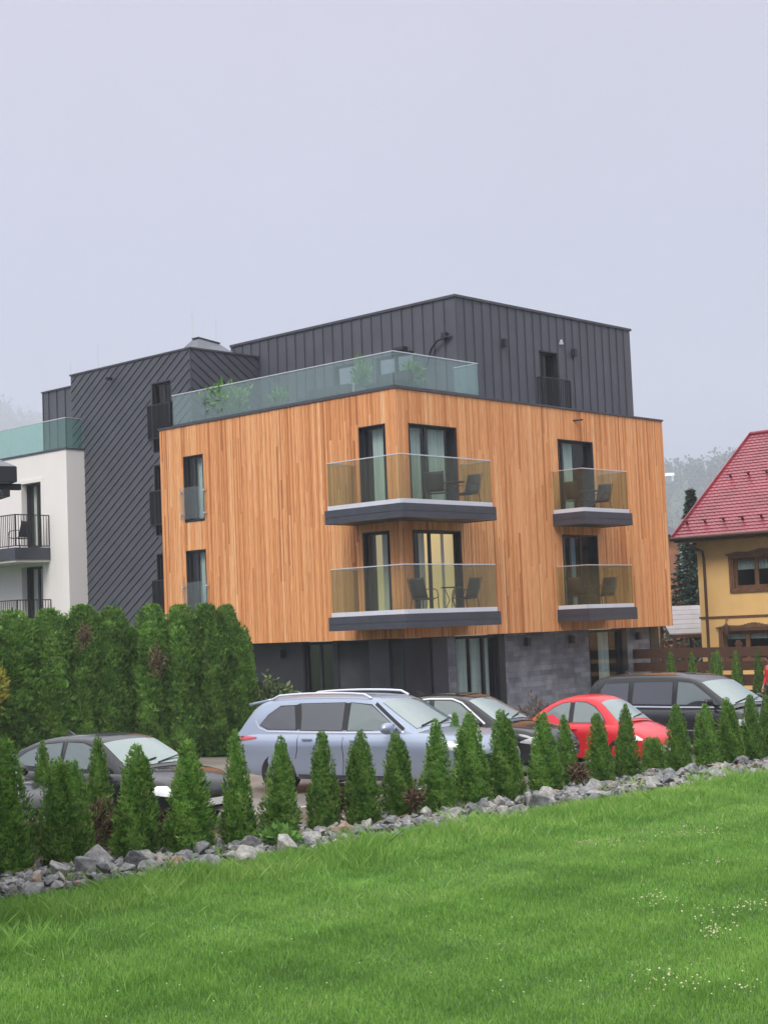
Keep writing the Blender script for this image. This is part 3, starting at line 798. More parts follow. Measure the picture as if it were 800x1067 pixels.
def thuja_mesh(name, h, rb, n, spray, seed, m, tips=((0, 0, 1.0, 1.0),), pw=0.8, lump=0.30, brown=None):
    """columnar conifer crown of small upright fans; tips = (dx, dy, height share, radius share) leaders"""
    rg = np.random.default_rng(seed)
    V, T = [], []
    ph = [float(q) for q in rg.uniform(0, 6.28, 8)]
    def prof(t):
        return np.clip((1 - t) ** pw, 0, 1) * (0.80 + 0.20 * np.minimum(1, t / 0.12)) 
    for (dx, dy, hs, rs) in tips:
        H = h * hs; nn = int(n * hs * rs)
        # stratify by area
        t = rg.uniform(0, 1, nn * 3); keep = rg.uniform(0, 1, nn * 3) < (prof(t) * 0.9 + 0.12); t = t[keep][:nn]
        a = rg.uniform(0, 2 * PI, len(t))
        lum = 1 + lump * (np.sin(3 * a + ph[0] + 4 * t) * 0.45 + np.sin(5 * a + 11 * t + ph[1]) * 0.35 + np.sin(2 * a - 17 * t + ph[2]) * 0.4 + np.sin(7 * a + 29 * t + ph[3]) * 0.25)
        r = rb * rs * prof(t) * lum * np.sqrt(rg.uniform(0.42, 1.0, len(t))) + 0.012
        ca, sa = np.cos(a), np.sin(a)
        fall = (1 - 0.5 * t)
        base = np.stack([dx * fall ** 0 * np.minimum(1, t * 1.5 + .3) + r * ca, dy + r * sa, H * t * 0.94 + 0.02], 1)
        out = np.stack([ca, sa, np.zeros_like(a)], 1)
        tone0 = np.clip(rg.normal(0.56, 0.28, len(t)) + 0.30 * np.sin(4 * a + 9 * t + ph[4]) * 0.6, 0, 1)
        for k in range(5):
            ang = (k - 2) * 0.42 + rg.normal(0, 0.15, len(t))
            tang = np.stack([-sa, ca, np.zeros_like(a)], 1)
            lift = rg.uniform(0.55, 1.25, len(t))
            d = out * (0.62 + 0.25 * rg.normal(0, 1, len(t)))[:, None] + np.array([0, 0, 1.0]) * lift[:, None] + tang * np.tan(ang)[:, None] * 0.9
            d /= np.linalg.norm(d, axis=1, keepdims=True)
            nr = out + rg.normal(0, 0.45, (len(t), 3))
            ln = spray * rg.uniform(0.55, 1.15, len(t)) * (1 - 0.22 * abs(k - 2)) * (0.6 + 0.4 * (1 - t))
            V.append(diamonds(base + tang * (0.02 * (k - 2)) * spray * 3, d, ln, ln * 0.34, nr)); T.append(np.clip(tone0 + rg.normal(0, 0.12, len(t)), 0, 1))
    # dense inner foliage, so that nothing shows through the middle
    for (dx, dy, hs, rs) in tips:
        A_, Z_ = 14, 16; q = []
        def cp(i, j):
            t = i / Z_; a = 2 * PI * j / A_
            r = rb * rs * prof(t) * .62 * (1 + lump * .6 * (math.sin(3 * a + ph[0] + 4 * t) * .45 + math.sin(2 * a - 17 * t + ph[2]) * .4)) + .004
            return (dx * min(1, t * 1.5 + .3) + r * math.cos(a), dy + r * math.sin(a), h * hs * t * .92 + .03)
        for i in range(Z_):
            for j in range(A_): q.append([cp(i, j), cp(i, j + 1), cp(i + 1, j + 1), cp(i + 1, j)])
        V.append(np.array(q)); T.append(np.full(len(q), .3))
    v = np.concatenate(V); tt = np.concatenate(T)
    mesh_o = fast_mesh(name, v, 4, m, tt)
    return mesh_o

def core(name, h, rb, m, parent, pw=0.8):
    c = MB()
    prof = [(rb * 0.72 * ((1 - t) ** pw) * (0.8 + 0.2 * min(1, t / .12)) + 0.004, h * t * 0.9 + 0.03) for t in [i / 14 for i in range(15)]]
    c.lathe([(0.001, .03)] + prof, 12); return c

# small thujas: a few kinds, each crown made once
def thuja_proto(name, kind, h, rb, n, spray, seed, m, tips, pw=0.8, group=None):
    t = thing(name, 'x', 'shrub', group=group)
    cr = thuja_mesh('crown', h, rb, n, spray, seed, m, tips, pw)
    cr.parent = t
    tr = MB(); tr.tube([(0, 0, -0.05), (0.01, 0, h * .5), (0, 0.01, h * .86)], [rb * .12, rb * .07, 0.006], 8); tr.build('trunk', M['bark'], t, smooth=50)
    return t
GT = 'young thujas planted along the rock border'
protos = [thuja_proto('thuja_shrub', 0, 1.5, 0.31, 2300, 0.085, 21, M['thuja'], ((0, 0, 1, 1),), 0.55, GT),
          thuja_proto('thuja_shrub', 1, 1.5, 0.30, 2000, 0.085, 22, M['thuja'], ((0.03, 0, 1, 1), (-0.12, 0.02, 0.86, 0.62)), 0.55, GT),
          thuja_proto('thuja_shrub', 2, 1.5, 0.31, 2300, 0.085, 23, M['thuja'], ((0, 0, 1, 1), (0.10, 0.03, 0.90, 0.5)), 0.52, GT),
          thuja_proto('thuja_shrub', 3, 1.5, 0.30, 2300, 0.08, 24, M['thuja'], ((0, 0, 1, 1),), 0.66, GT),
          thuja_proto('thuja_shrub', 4, 1.5, 0.42, 2500, 0.085, 25, M['thuja'], ((-.12, 0, 1, .8), (0.12, 0.03, 0.97, 0.8), (0.0, .1, .94, .7)), 0.42, GT)]
used = set()
# (base px x, base px y, tip px y, crown width px, kind, label)
TREES = [
 (10, 910, 765, 56, 0, 'broad thuja at the left picture edge hiding the nearer black car'),
 (69, 903, 785, 60, 4, 'bushy blunt topped thuja between the two left black cars, wide at its foot'),
 (46, 872, 768, 32, 3, 'slim thuja behind the blunt topped one, before the rear door of the black car'),
 (105, 884, 764, 34, 0, 'slim thuja with dry brown foot, before the left black car'),
 (141, 896, 772, 50, 2, 'thuja with a thin pointed tip before the black car windscreen'),
 (197, 890, 767, 54, 0, 'full thuja right of the white headlight of the left black car'),
 (250, 882, 756, 40, 3, 'tall thuja just left of the blue SUV tail light'),
 (292, 876, 764, 43, 3, 'thuja in front of the rear wheel of the blue SUV'),
 (338, 866, 758, 36, 0, 'thuja before the rear door of the blue SUV'),
 (379, 861, 758, 38, 1, 'twin tipped thuja below the door mirror of the blue SUV'),
 (417, 853, 760, 38, 2, 'double headed thuja before the front wheel of the blue SUV'),
 (457, 848, 746, 41, 3, 'pointed thuja before the bonnet of the blue SUV'),
 (493, 840, 739, 41, 1, 'thuja covering the nose of the blue SUV'),
 (478, 822, 739, 20, 0, 'thin little thuja tip behind the row, before the side window of the middle black car'),
 (529, 836, 736, 38, 2, 'thuja below the windscreen of the middle black car'),
 (568, 827, 739, 36, 0, 'thuja before the nose of the middle black car'),
 (592, 820, 742, 28, 3, 'narrow thuja left of the headlight of the middle black car'),
 (626, 818, 740, 30, 0, 'thuja before the side window of the red car'),
 (653, 811, 731, 30, 3, 'thuja before the windscreen of the red car'),
 (682, 803, 766, 29, 4, 'short flat topped thuja before the red bonnet, lowest of the row'),
 (708, 806, 731, 29, 0, 'thuja between the red car and the front door of the black minivan'),
 (738, 802, 731, 29, 1, 'thuja below the door mirror of the black minivan'),
 (763, 799, 724, 28, 2, 'thuja below the windscreen of the black minivan'),
 (784, 794, 721, 26, 0, 'thuja before the bonnet of the black minivan'),
 (801, 791, 722, 27, 3, 'thuja cut off by the right picture edge'),
]
tree_pos = []
for (bx, by, ty, wpx, k, lab) in TREES:
    p = on_ground(bx, by); depth = (p - EYE).dot(FW)
    h = (by - ty) * depth / F_PX; w = wpx * depth / F_PX
    pr = protos[k]
    r_ = pr if k not in used else dup(pr); used.add(k)
    sc = h / 1.5; base_r = 0.31 if k != 4 else 0.46
    sx = (w / 2) / (base_r * 0.98)
    r_.location = p; r_.rotation_euler = (rnd.gauss(0, .025), rnd.gauss(0, .025), rnd.uniform(-.5, .5) if k in (1, 2, 4) else rnd.uniform(0, 6.28)); r_.scale = (sx, sx, sc); r_['label'] = lab
    tree_pos.append((p.x, p.y, lab))

# tall thuja hedge behind the left car
GB_ = 'tall thujas screening the car park'
big = [thuja_proto('thuja_tree', 0, 4.0, 0.95, 7500, 0.20, 31, M['thuja_big'], ((0, 0, 1, .8), (-.5, -.25, .93, .5), (.5, -.2, .88, .5), (.05, -.5, .8, .5)), 0.34, GB_),
       thuja_proto('thuja_tree', 1, 4.0, 0.95, 7500, 0.20, 32, M['thuja_big'], ((0, 0, 1, .85), (.5, -.25, .94, .5), (-.35, -.4, .85, .5), (-.1, .5, .9, .5)), 0.36, GB_),
       thuja_proto('thuja_tree', 2, 4.0, 0.9, 7500, 0.19, 33, M['thuja_big'], ((0, 0, 1, .85), (-.45, -.25, .88, .5), (.35, -.4, .92, .45), (.3, .45, .85, .5)), 0.40, GB_)]

for b in big: b['category'] = 'tree'
BIG = [(-28, 640, 74, 0, 'tall thuja cut off by the left picture edge'),
       (14, 634, 76, 1, 'tall dense thuja under the white building, at the left picture edge'),
       (52, 632, 70, 2, 'tall thuja below the white balcony, third from the left end of the screen'),
       (88, 628, 62, 0, 'tall thuja with a brown bare patch near its top, below the white building corner'),
       (119, 630, 54, 1, 'tall thuja left of the gap in the screen, before the diagonal grey cladding'),
       (160, 627, 58, 2, 'tall thuja right of the gap, with a brown hollow in its side'),
       (190, 628, 58, 1, 'tall thuja before the left edge of the timber block'),
       (216, 627, 56, 0, 'tall thuja below the lowest narrow timber window'),
       (238, 628, 50, 2, 'rightmost tall thuja of the screen, beside the blue SUV')]
usedb = set()
for (bx, ty, wpx, k, lab) in BIG:
    D = 38.5 + (bx - 0) * 0.008
    p = at(bx, 700, D); p = Vector((p.x, p.y, gz(p.x, p.y)))
    q = at(bx, ty - 6, D); h = q.z - p.z
    r_ = big[k] if k not in usedb else dup(big[k]); usedb.add(k)
    sx = (wpx * D / F_PX / 2) / 0.70
    r_.location = p; r_.rotation_euler = (0, 0, rnd.uniform(0, 6.28)); r_.scale = (sx, sx, h / 4.0); r_['label'] = lab

def leaf_blob(name, n, size, rad, seed, m, parent=None, flat=1.0, up=0.4, hollow=.35, wid=.5, scat=.6):
    rg = np.random.default_rng(seed)
    d = rg.normal(0, 1, (n, 3)); d /= np.linalg.norm(d, axis=1, keepdims=True)
    lum = 1 + .22 * np.sin(d[:, 0] * 5 + seed) * np.sin(d[:, 1] * 6 + 2) + .15 * np.sin(d[:, 2] * 9 + d[:, 0] * 7)
    r = (hollow + (1 - hollow) * rg.uniform(0, 1, n) ** .6) * lum
    p = d * r[:, None] * np.array(rad)
    dr = d * .8 + rg.normal(0, scat, (n, 3)) + np.array([0, 0, up]); dr /= np.linalg.norm(dr, axis=1, keepdims=True)
    ln = size * rg.uniform(.6, 1.3, n)
    v = diamonds(p, dr, ln, ln * wid, d + rg.normal(0, .6, (n, 3)))
    return fast_mesh(name, v, 4, m, np.clip(rg.normal(.5, .25, n), 0, 1), parent)

# brown dry twigs in two of the thujas
def dry_bush(px, py, D, rad, seed, label):
    p = at(px, py, D)
    o = leaf_blob('dry_branches', 420, 0.12, rad, seed, M['dead'], None, up=.5, wid=.22, hollow=.1, scat=1.6)
    o.location = p
    return tag(o, label, 'dry branches', 'dry brown foliage')
tp = tree_pos[3]
for (px, py, rad, lab) in ((109, 858, (.24, .2, .32), 'dry brown twigs at the foot of the thuja between the left thujas'),):
    g = on_ground(112, 893); D = (g - EYE).dot(FW); dry_bush(px, py, D, rad, 5, lab)
for (px, py, rad, seed, lab) in ((40, 868, (.14, .14, .2), 6, 'dry brown tuft between the two leftmost thujas'), (432, 832, (.10, .1, .10), 7, 'brown patch on the thuja before the front wheel of the blue SUV'),
                           (352, 835, (.14, .14, .22), 8, 'brown twigs between thujas before the doors of the blue SUV'), (602, 806, (.12, .12, .13), 9, 'brown twigs right of the narrow thuja, before the middle black car'),
                           (170, 862, (.14, .14, .2), 10, 'dry brown tuft under the white headlight of the left black car')):
    g = on_ground(px, py + 22); D = (g - EYE).dot(FW) - .1; dry_bush(px, py, D, rad, seed, lab)
dry_bush(163, 690, 38.6, (.20, .25, .42), 11, 'brown bare hollow in the tall thuja right of the gap')
dry_bush(88, 662, 38.1, (.19, .25, .28), 12, 'brown bare patch near the top of a tall thuja')
o = leaf_blob('shrub', 420, .13, (.30, .30, .6), 13, M['yellowleaf'], None, up=.8); p = at(-5, 716, 36.6); o.location = p
tag(o, 'yellow leaved shrub at the left edge before the tall thujas', 'shrub')

# flowering shrub by the ground floor
p = at(284, 730, 40.5); zg_ = gz(p.x, p.y)
t = thing('flowering_shrub', 'loose shrub with faded pink flower heads beside the ground floor glazing', 'shrub', (p.x, p.y, zg_))
lv = leaf_blob('foliage', 1900, .17, (.85, .6, .95), 14, M['leafy'], t, up=.3); lv.location = (0, 0, 1.0)
M['petal'] = mat_tone('faded_petals', [(.38, .26, .2), (.52, .38, .30), (.62, .5, .42)], .8)
for (dx, dz) in ((-.45, 1.62), (.5, 1.45), (.75, 1.1), (-.1, 1.3), (-.6, 1.05), (.2, .95), (-.3, .8)):
    f = leaf_blob('flower_head', 60, .06, (.10, .1, .08), int(dx * 100) + 200, M['petal'], t, hollow=.8); f.location = (dx, -.45, dz)
for (sx, lean) in ((-.2, -.3), (.05, .05), (.25, .35)):
    s = MB(); s.tube([(sx * .3, 0, -.05), (sx, 0, .6), (sx + lean, 0, 1.25)], [.02, .015, .006], 6); s.build('stem', M['bark'], t, smooth=50)
p = at(556, 722, 41.5); zg_ = gz(p.x, p.y)
o = leaf_blob('shrub', 420, .15, (.55, .45, .55), 15, M['dead'], None, up=.6, wid=.25); o.location = (p.x, p.y, zg_ + .5); tag(o, 'small russet twiggy shrub before the stone wall, behind the red car', 'shrub')

# plants and planters on the roof terrace
GP = 'potted plants on the roof terrace'
M['planter'] = mat('grey_planter', (.16, .17, .19), .7)
def potted(x, y, pr, ph, rad, n, size, seed, label, m='terraceleaf'):
    t = thing('potted_plant', label, 'plant', loc2glob(x, y, ZT - .16), B_ANG, GP)
    q = MB(); q.lathe([(0.001, 0), (pr * .75, 0), (pr, ph), (pr * .9, ph), (pr * .85, ph - .05), (0.001, ph - .05)], 16); q.build('pot', M['planter'], t, smooth=40)
    f = leaf_blob('foliage', n, size, rad, seed, M[m], t, up=.9, hollow=.1, wid=.3); f.location = (0, 0, ph + rad[2] * .75)
    return t
potted(.62, 7.75, .28, .42, (.75, .8, .5), 600, .24, 41, 'wide bright green grassy plant on the roof terrace, leftmost behind the glass')
potted(.6, 5.35, .25, .35, (.3, .35, .28), 250, .16, 42, 'small pale green plant on the roof terrace below the middle of the glass')
potted(.75, 1.95, .26, .4, (.25, .25, .5), 300, .2, 43, 'upright slim plant on the roof terrace near its corner')
potted(1.6, .75, .26, .4, (.3, .3, .42), 300, .2, 44, 'plant on the roof terrace behind the short right glass')
for (x, y, w, d, h, lab) in ((.75, 1.95, .9, .5, .38, ''),):
    pass
M['fabric'] = mat('charcoal_cushion', (.05, .052, .06), .9)
def lounge(x, y, wx, wy, label):
    t = thing('outdoor_sofa', label, 'sofa', loc2glob(x, y, ZT - .16), B_ANG, 'low dark sofas on the roof terrace')
    a = MB(); a.box(-wx / 2, wx / 2, -wy / 2, wy / 2, .0, .3); a.build('base', M['planter'], t)
    a = MB(); a.box(-wx / 2 + .03, wx / 2 - .03, -wy / 2 + .03, wy / 2 - .03, .303, .45); a.build('seat_cushion', M['fabric'], t)
    a = MB(); a.box(wx / 2 - .2, wx / 2 - .03, -wy / 2 + .03, wy / 2 - .03, .453, .78); a.build('back_cushion', M['fabric'], t)
lounge(.9, 1.0, .75, 1.3, 'low dark sofa on the roof terrace at its front corner')
lounge(1.2, 4.0, .75, 1.8, 'low dark sofa on the roof terrace before the sliding doors')
lounge(1.6, 2.9, .6, .6, 'small dark armchair on the roof terrace beside the slim plant')
# ------------------------------------------------------------------ CARS
def paint(name, col, metal=0.0, rough=0.3):
    m, nt, bs, N, L = new_mat(name)
    bs.inputs['Base Color'].default_value = (*col, 1); bs.inputs['Metallic'].default_value = metal
    bs.inputs['Roughness'].default_value = rough
    bs.inputs['Coat Weight'].default_value = .75; bs.inputs['Coat Roughness'].default_value = 0.03; bs.inputs['Specular IOR Level'].default_value = .1
    # rain drops on the paint
    tc = N.new('ShaderNodeTexCoord'); v = N.new('ShaderNodeTexVoronoi'); v.inputs['Scale'].default_value = 45
    L.new(tc.outputs['Object'], v.inputs['Vector'])
    mr = N.new('ShaderNodeMapRange'); mr.inputs['From Min'].default_value = .0; mr.inputs['From Max'].default_value = .3; mr.inputs['To Min'].default_value = 1; mr.inputs['To Max'].default_value = 0
    L.new(v.outputs['Distance'], mr.inputs['Value'])
    bp = N.new('ShaderNodeBump'); bp.inputs['Strength'].default_value = .06; bp.inputs['Distance'].default_value = .003
    L.new(mr.outputs['Result'], bp.inputs['Height']); L.new(bp.outputs['Normal'], bs.inputs['Normal'])
    return m
M['p_blue'] = paint('blue_silver_paint', (0.31, 0.365, 0.465), 0.45, 0.32)
M['p_black'] = paint('black_paint', (0.016, 0.017, 0.021), 0.0, 0.25)
M['p_grey'] = paint('graphite_paint', (0.055, 0.06, 0.072), 0.35, 0.3)
M['p_red'] = paint('red_paint', (0.60, 0.022, 0.035), 0.0, 0.3)
def gloss_glass(name, col, refl):
    m, nt, bs, N, L = new_mat(name)
    bs.inputs['Base Color'].default_value = (*col, 1); bs.inputs['Roughness'].default_value = .05
    gl = N.new('ShaderNodeBsdfGlossy'); gl.inputs['Roughness'].default_value = .06; gl.inputs['Color'].default_value = (.86, .95, .94, 1)
    fr = N.new('ShaderNodeFresnel'); fr.inputs['IOR'].default_value = refl
    ms = N.new('ShaderNodeMixShader'); L.new(fr.outputs['Fac'], ms.inputs['Fac'])
    L.new(bs.outputs['BSDF'], ms.inputs[1]); L.new(gl.outputs['BSDF'], ms.inputs[2]); L.new(ms.outputs['Shader'], N['Material Output'].inputs['Surface'])
    return m
M['cglass'] = gloss_glass('car_glass', (.10, .13, .125), 2.1)
M['cscreen'] = gloss_glass('windscreen_glass', (.15, .20, .19), 1.95)
M['cprivacy'] = gloss_glass('privacy_glass', (.035, .035, .045), 1.9)
M['trim'] = mat('black_car_trim', (.015, .015, .017), .5)
M['chrome'] = mat('chrome', (.8, .81, .83), .15, 1.0, .02)
M['lamp'] = mat('headlamp_lens', (.62, .65, .68), .12, .3, .1, 8, coat=1)
M['lampwhite'] = mat('bright_headlamp_lens', (.85, .87, .9), .12, 0, .05, coat=1)
M['tail'] = mat('tail_lamp_red', (.42, .01, .03), .15, 0, .1, coat=1)
M['rim'] = mat('alloy_rim', (.45, .46, .48), .3, .8, .05)
M['plate'] = mat('number_plate', (.75, .75, .75), .5)

def chaikin(p, n=2):
    for _ in range(n):
        q = [p[0]]
        for a, b in zip(p[:-1], p[1:]):
            q += [(a[0] * .75 + b[0] * .25, a[1] * .75 + b[1] * .25), (a[0] * .25 + b[0] * .75, a[1] * .25 + b[1] * .75)]
        q.append(p[-1]); p = q
    return p
def ip(p, x):
    if x <= p[0][0]: return p[0][1]
    for a, b in zip(p[:-1], p[1:]):
        if x <= b[0]:
            return a[1] + (b[1] - a[1]) * (x - a[0]) / max(1e-6, b[0] - a[0])
    return p[-1][1]

def car(name, label, cat, S, X, Y, heading, scl=(1, 1, 1)):
    t = thing(name, label, cat, (X, Y, gz(X, Y)), heading, 'parked cars behind the thujas'); t.scale = scl
    L_, W, H = S['L'], S['W'], S['H']
    top = chaikin(S['top'], 2); bot = chaikin(S['bot'], 1)
    rr_, rf_ = S['round']
    def hw(x):
        e0, e1 = x / rr_, (L_ - x) / rf_
        k = 1.0
        if e0 < 1: k *= 1 - S.get('kr', .17) * (1 - e0) ** 2.4
        if e1 < 1: k *= 1 - S.get('kf', .22) * (1 - e1) ** 2.4
        return W / 2 * k
    def sec(x):
        zb, zt, w = ip(bot, x), ip(top, x), hw(x); h = max(.02, zt - zb)
        bul = S.get('bulge', 0.0)
        fl = 0
        for wx in S['wheels']:
            fl = max(fl, math.exp(-((x - wx) / .42) ** 2))
        return [(0, zb), (.78 * w, zb), (.93 * w, zb + .05 * h), (.965 * w, zb + .16 * h), (w * (.955 + .035 * fl), zb + .36 * h), (w * (.968 + .03 * fl), zb + .55 * h), (w * (.995 + .005 * fl), zb + .69 * h), (.982 * w, zb + .80 * h),
                (.945 * w, zb + .90 * h), (.90 * w, zb + .955 * h), (.80 * w, zb + .985 * h), (.5 * w, zt + .012), (.25 * w, zt + .02), (0, zt + .022)]
    def yside(x, z):
        s_ = sec(x)
        for a, b in zip(s_[2:-1], s_[3:]):
            if a[1] <= z <= b[1]:
                return a[0] + (b[0] - a[0]) * (z - a[1]) / max(1e-6, b[1] - a[1])
        return s_[4][0]
    xs_ = [0, .03, .08, .16, .28, .42, .6] + [.6 + (L_ - 1.2) * k / 22 for k in range(1, 22)] + [L_ - .6, L_ - .42, L_ - .28, L_ - .16, L_ - .08, L_ - .03, L_]
    mb = MB(); n = 14; ring = 2 * n - 2
    cx = L_ / 2
    for x in xs_:
        s_ = sec(x)
        full = [(y, z) for y, z in s_] + [(-y, z) for y, z in s_[-2:0:-1]]
        for y, z in full: mb.v.append((x - cx, y, z))
    for i in range(len(xs_) - 1):
        for j in range(ring):
            a, b = i * ring + j, i * ring + (j + 1) % ring
            mb.f.append((a, b, b + ring, a + ring)); mb.t.append(.5)
    mb.f.append(tuple(range(ring))[::-1]); mb.t.append(.5)
    q = (len(xs_) - 1) * ring; mb.f.append(tuple(q + j for j in range(ring))); mb.t.append(.5)
    body = mb.build('body', S['paint'], t)
    # wheel openings
    cut = MB(); wr = S['wr']
    for wx in S['wheels']:
        for sy in (-1, 1):
            cut.lathe([(0.001, 0), (wr + .055, 0), (wr + .055, sy * .34), (0.001, sy * .34)], 28, 'y', (wx - cx, sy * (W / 2 - .26), wr))
    co = cut.build('cutter', M['trim'])
    md = body.modifiers.new('arch', 'BOOLEAN'); md.object = co; md.operation = 'DIFFERENCE'; md.solver = 'EXACT'
    dg = bpy.context.evaluated_depsgraph_get(); me = bpy.data.meshes.new_from_object(body.evaluated_get(dg))
    body.modifiers.clear(); body.data = me
    if len(me.materials) < 2: me.materials.append(M['trim'])
    bpy.data.objects.remove(co)
    me.shade_smooth(); me.set_sharp_from_angle(angle=R(38))
    # cabin
    cab = S['cab']; cab = chaikin(cab, 2); zl = S['belt'] - .07; wb_, wr_ = S['wb'], S['wroof']; zr = max(z for _, z in cab)
    def wtop(z): return wb_ + (wr_ - wb_) * max(0, (z - zl)) / (zr - zl)
    def pl(x):      # the cabin narrows towards tail
        return 1 - S.get('ctaper', .05) * max(0, 1 - x / 1.3) ** 2 - .04 * max(0, (x - L_ * .62) / (L_ * .2)) ** 2
    mb = MB(); crown = S.get('crown', .03)
    def csec(x, z):
        w = wtop(z) * pl(x); wl = wtop(zl) * pl(x); z = max(z, zl + .02); dz = min(.07, (z - zl) * .5)
        wm = wtop(z - dz) * pl(x)
        return [(wl, zl), (wl + (wm - wl) * .5, zl + (z - dz - zl) * .5), (wm, z - dz), (w * .965, z - dz * .35), (w * .88, z - dz * .05), (w * .6, z + crown * .6), (w * .3, z + crown * .9), (0, z + crown)]
    m_ = 15
    for x, z in cab:
        s_ = csec(x, z)
        for y, zz in [(y, zz) for y, zz in s_] + [(-y, zz) for y, zz in s_[-2::-1]]: mb.v.append((x - cx, y, zz))
    for i in range(len(cab) - 1):
        for j in range(m_ - 1):
            a = i * m_ + j; mb.f.append((a, a + 1, a + 1 + m_, a + m_)); mb.t.append(.5)
    cabin = mb.build('cabin', S.get('roofpaint') or S['paint'], t, smooth=42)
    # glass
    def yglass(x, z): return (wtop(z) * pl(x))
    for idx, (poly, mk) in enumerate(S['windows']):
        for sy in (-1, 1):
            g = MB(); ctr = (sum(p[0] for p in poly) / len(poly), sum(p[1] for p in poly) / len(poly))
            pp = chaikin(list(poly) + [poly[0]], 2)[:-1] if S.get('softwin', True) else list(poly)
            def P3(p, off): return (p[0] - cx, sy * (yglass(p[0], p[1]) + off), p[1])
            def grow(p, f_): 
                d = Vector((p[0] - ctr[0], p[1] - ctr[1])); d.normalize(); return (p[0] + d.x * f_, p[1] + d.y * f_)
            nP = len(pp)
            g.add([P3(ctr, .006)] + [P3(p, .006) for p in pp] + [P3(p, -.02) for p in pp],
                  [(0, 1 + k, 1 + (k + 1) % nP) for k in range(nP)] + [(1 + k, 1 + nP + k, 1 + nP + (k + 1) % nP, 1 + (k + 1) % nP) for k in range(nP)])
            w_ = g.build('side_window', M[mk], t)
            fr = MB(); fp = [grow(p, .022) for p in pp]
            fr.add([P3(p, .0035) for p in pp] + [P3(p, .0035) for p in fp] + [P3(p, -.02) for p in fp],
                   [(k, nP + k, nP + (k + 1) % nP, (k + 1) % nP) for k in range(nP)] + [(nP + k, 2 * nP + k, 2 * nP + (k + 1) % nP, nP + (k + 1) % nP) for k in range(nP)])
            fr.build('window_seal', M['trim'], w_)
    def screen(nm, xa, xb, mk, wf=.86):
        ss = [q_ for q_ in cab if xa <= q_[0] <= xb]
        g = MB(); nn = len(ss)
        def fn(u, v):
            k = u * (nn - 1); i = min(int(k), nn - 2); f_ = k - i
            x = ss[i][0] * (1 - f_) + ss[i + 1][0] * f_; z = ss[i][1] * (1 - f_) + ss[i + 1][1] * f_
            dx, dz = ss[i + 1][0] - ss[i][0], ss[i + 1][1] - ss[i][1]; l = math.hypot(dx, dz)
            tt = (v * 2 - 1) * wf; s_ = csec(x, z); w = wtop(max(z, zl + .02)) * pl(x)
            pts_ = s_[2:]
            ya = abs(tt) * w
            zz = pts_[-1][1]
            for (y1, z1), (y2, z2) in zip(pts_[:-1], pts_[1:]):
                if y2 <= ya <= y1: zz = z1 + (z2 - z1) * (y1 - ya) / max(1e-6, y1 - y2)
            return (x - cx - dz / l * .008, math.copysign(ya, tt), zz + dx / l * .008)
        g.grid(fn, (nn - 1) * 2, 12); return g.build(nm, M[mk], t, smooth=60)
    sc_ = screen('windscreen', *S['ws'], 'cscreen')
    wp = MB()
    xb = S['ws'][1]; zbw = ip(cab, xb) + crown
    for y0_, y1_ in ((-.55, .05), (.0, .55)):
        wp.bar((xb - cx - .02, y0_, zbw + .03), (xb - cx - .12, y1_, zbw + .10), .02, .015)
    wp.build('wiper', M['trim'], sc_)
    if 'rs' in S: screen('rear_screen', *S['rs'], 'cprivacy')
    if 'pano' in S: screen('sunroof', *S['pano'], 'cprivacy', .62)
    # ribbons along the body side
    def ribbon(nm, pts_, w, mk, off=.003, on='body', par=None, both=True):
        for sy in ((-1, 1) if both else (-1,)):
            g = MB(); k = len(pts_); yf = yside if on == 'body' else yglass
            P_ = []; pts_ = [(a_[0] + (b_[0] - a_[0]) * q_ / 6, a_[1] + (b_[1] - a_[1]) * q_ / 6) for a_, b_ in zip(pts_[:-1], pts_[1:]) for q_ in range(6)] + [pts_[-1]] if sy == -1 or not both else pts_; k = len(pts_)
            for i, (x, z) in enumerate(pts_):
                a = pts_[max(0, i - 1)]; b = pts_[min(k - 1, i + 1)]; d = Vector((b[0] - a[0], b[1] - a[1])).normalized(); nx, nz_ = -d.y * w / 2, d.x * w / 2
                for s2 in (1, -1):
                    xx, zz = x + s2 * nx, z + s2 * nz_; P_.append((xx - cx, sy * (yf(xx, zz) + off), zz))
            g.add(P_, [(2 * i, 2 * i + 1, 2 * i + 3, 2 * i + 2) for i in range(k - 1)])
            g.build(nm, M[mk], par or t)
    for seam in S['seams']: ribbon('door_gap', seam, .011, 'trim', .004)
    for (nm, pts_, w, mk, on) in S.get('strips', []): ribbon(nm, pts_, w, mk, .007, on)
    for (hx, hz) in S['handles']:
        for sy in (-1, 1):
            g = MB(); y = yside(hx, hz); g.box(hx - cx - .1, hx - cx + .1, sy * (y + .012), sy * (y + .04), hz - .014, hz + .014); g.box(hx - cx - .09, hx - cx - .06, sy * (y - .01), sy * (y + .013), hz - .012, hz + .012); g.box(hx - cx + .06, hx - cx + .09, sy * (y - .01), sy * (y + .013), hz - .012, hz + .012)
            g.build('door_handle', S.get('handlemat') or S['paint'], t)
    # lamps: patches that follow the body's side and nose
    def patch(nm, x0, x1, z0, z1, mk, taper=0.0, off=.006):
        for sy in (-1, 1):
            g = MB()
            def fn(u, v):
                x = x0 + (x1 - x0) * u; c_ = (z0(x) if callable(z0) else z0); d_ = (z1(x) if callable(z1) else z1)
                z = c_ + (d_ - c_) * v
                zlim = ip(top, x) - .02; z = min(z, zlim)
                return (x - cx + (off if x1 > L_ / 2 else -off), sy * (yside(x, z) + off), z)
            g.grid(fn, 10, 4); g.build(nm, M[mk], t, smooth=60)
    a = S['head']; patch('headlight', a[0], a[1], a[2], a[3], a[4])
    a = S['tail']; patch('taillight', a[0], a[1], a[2], a[3], 'tail')
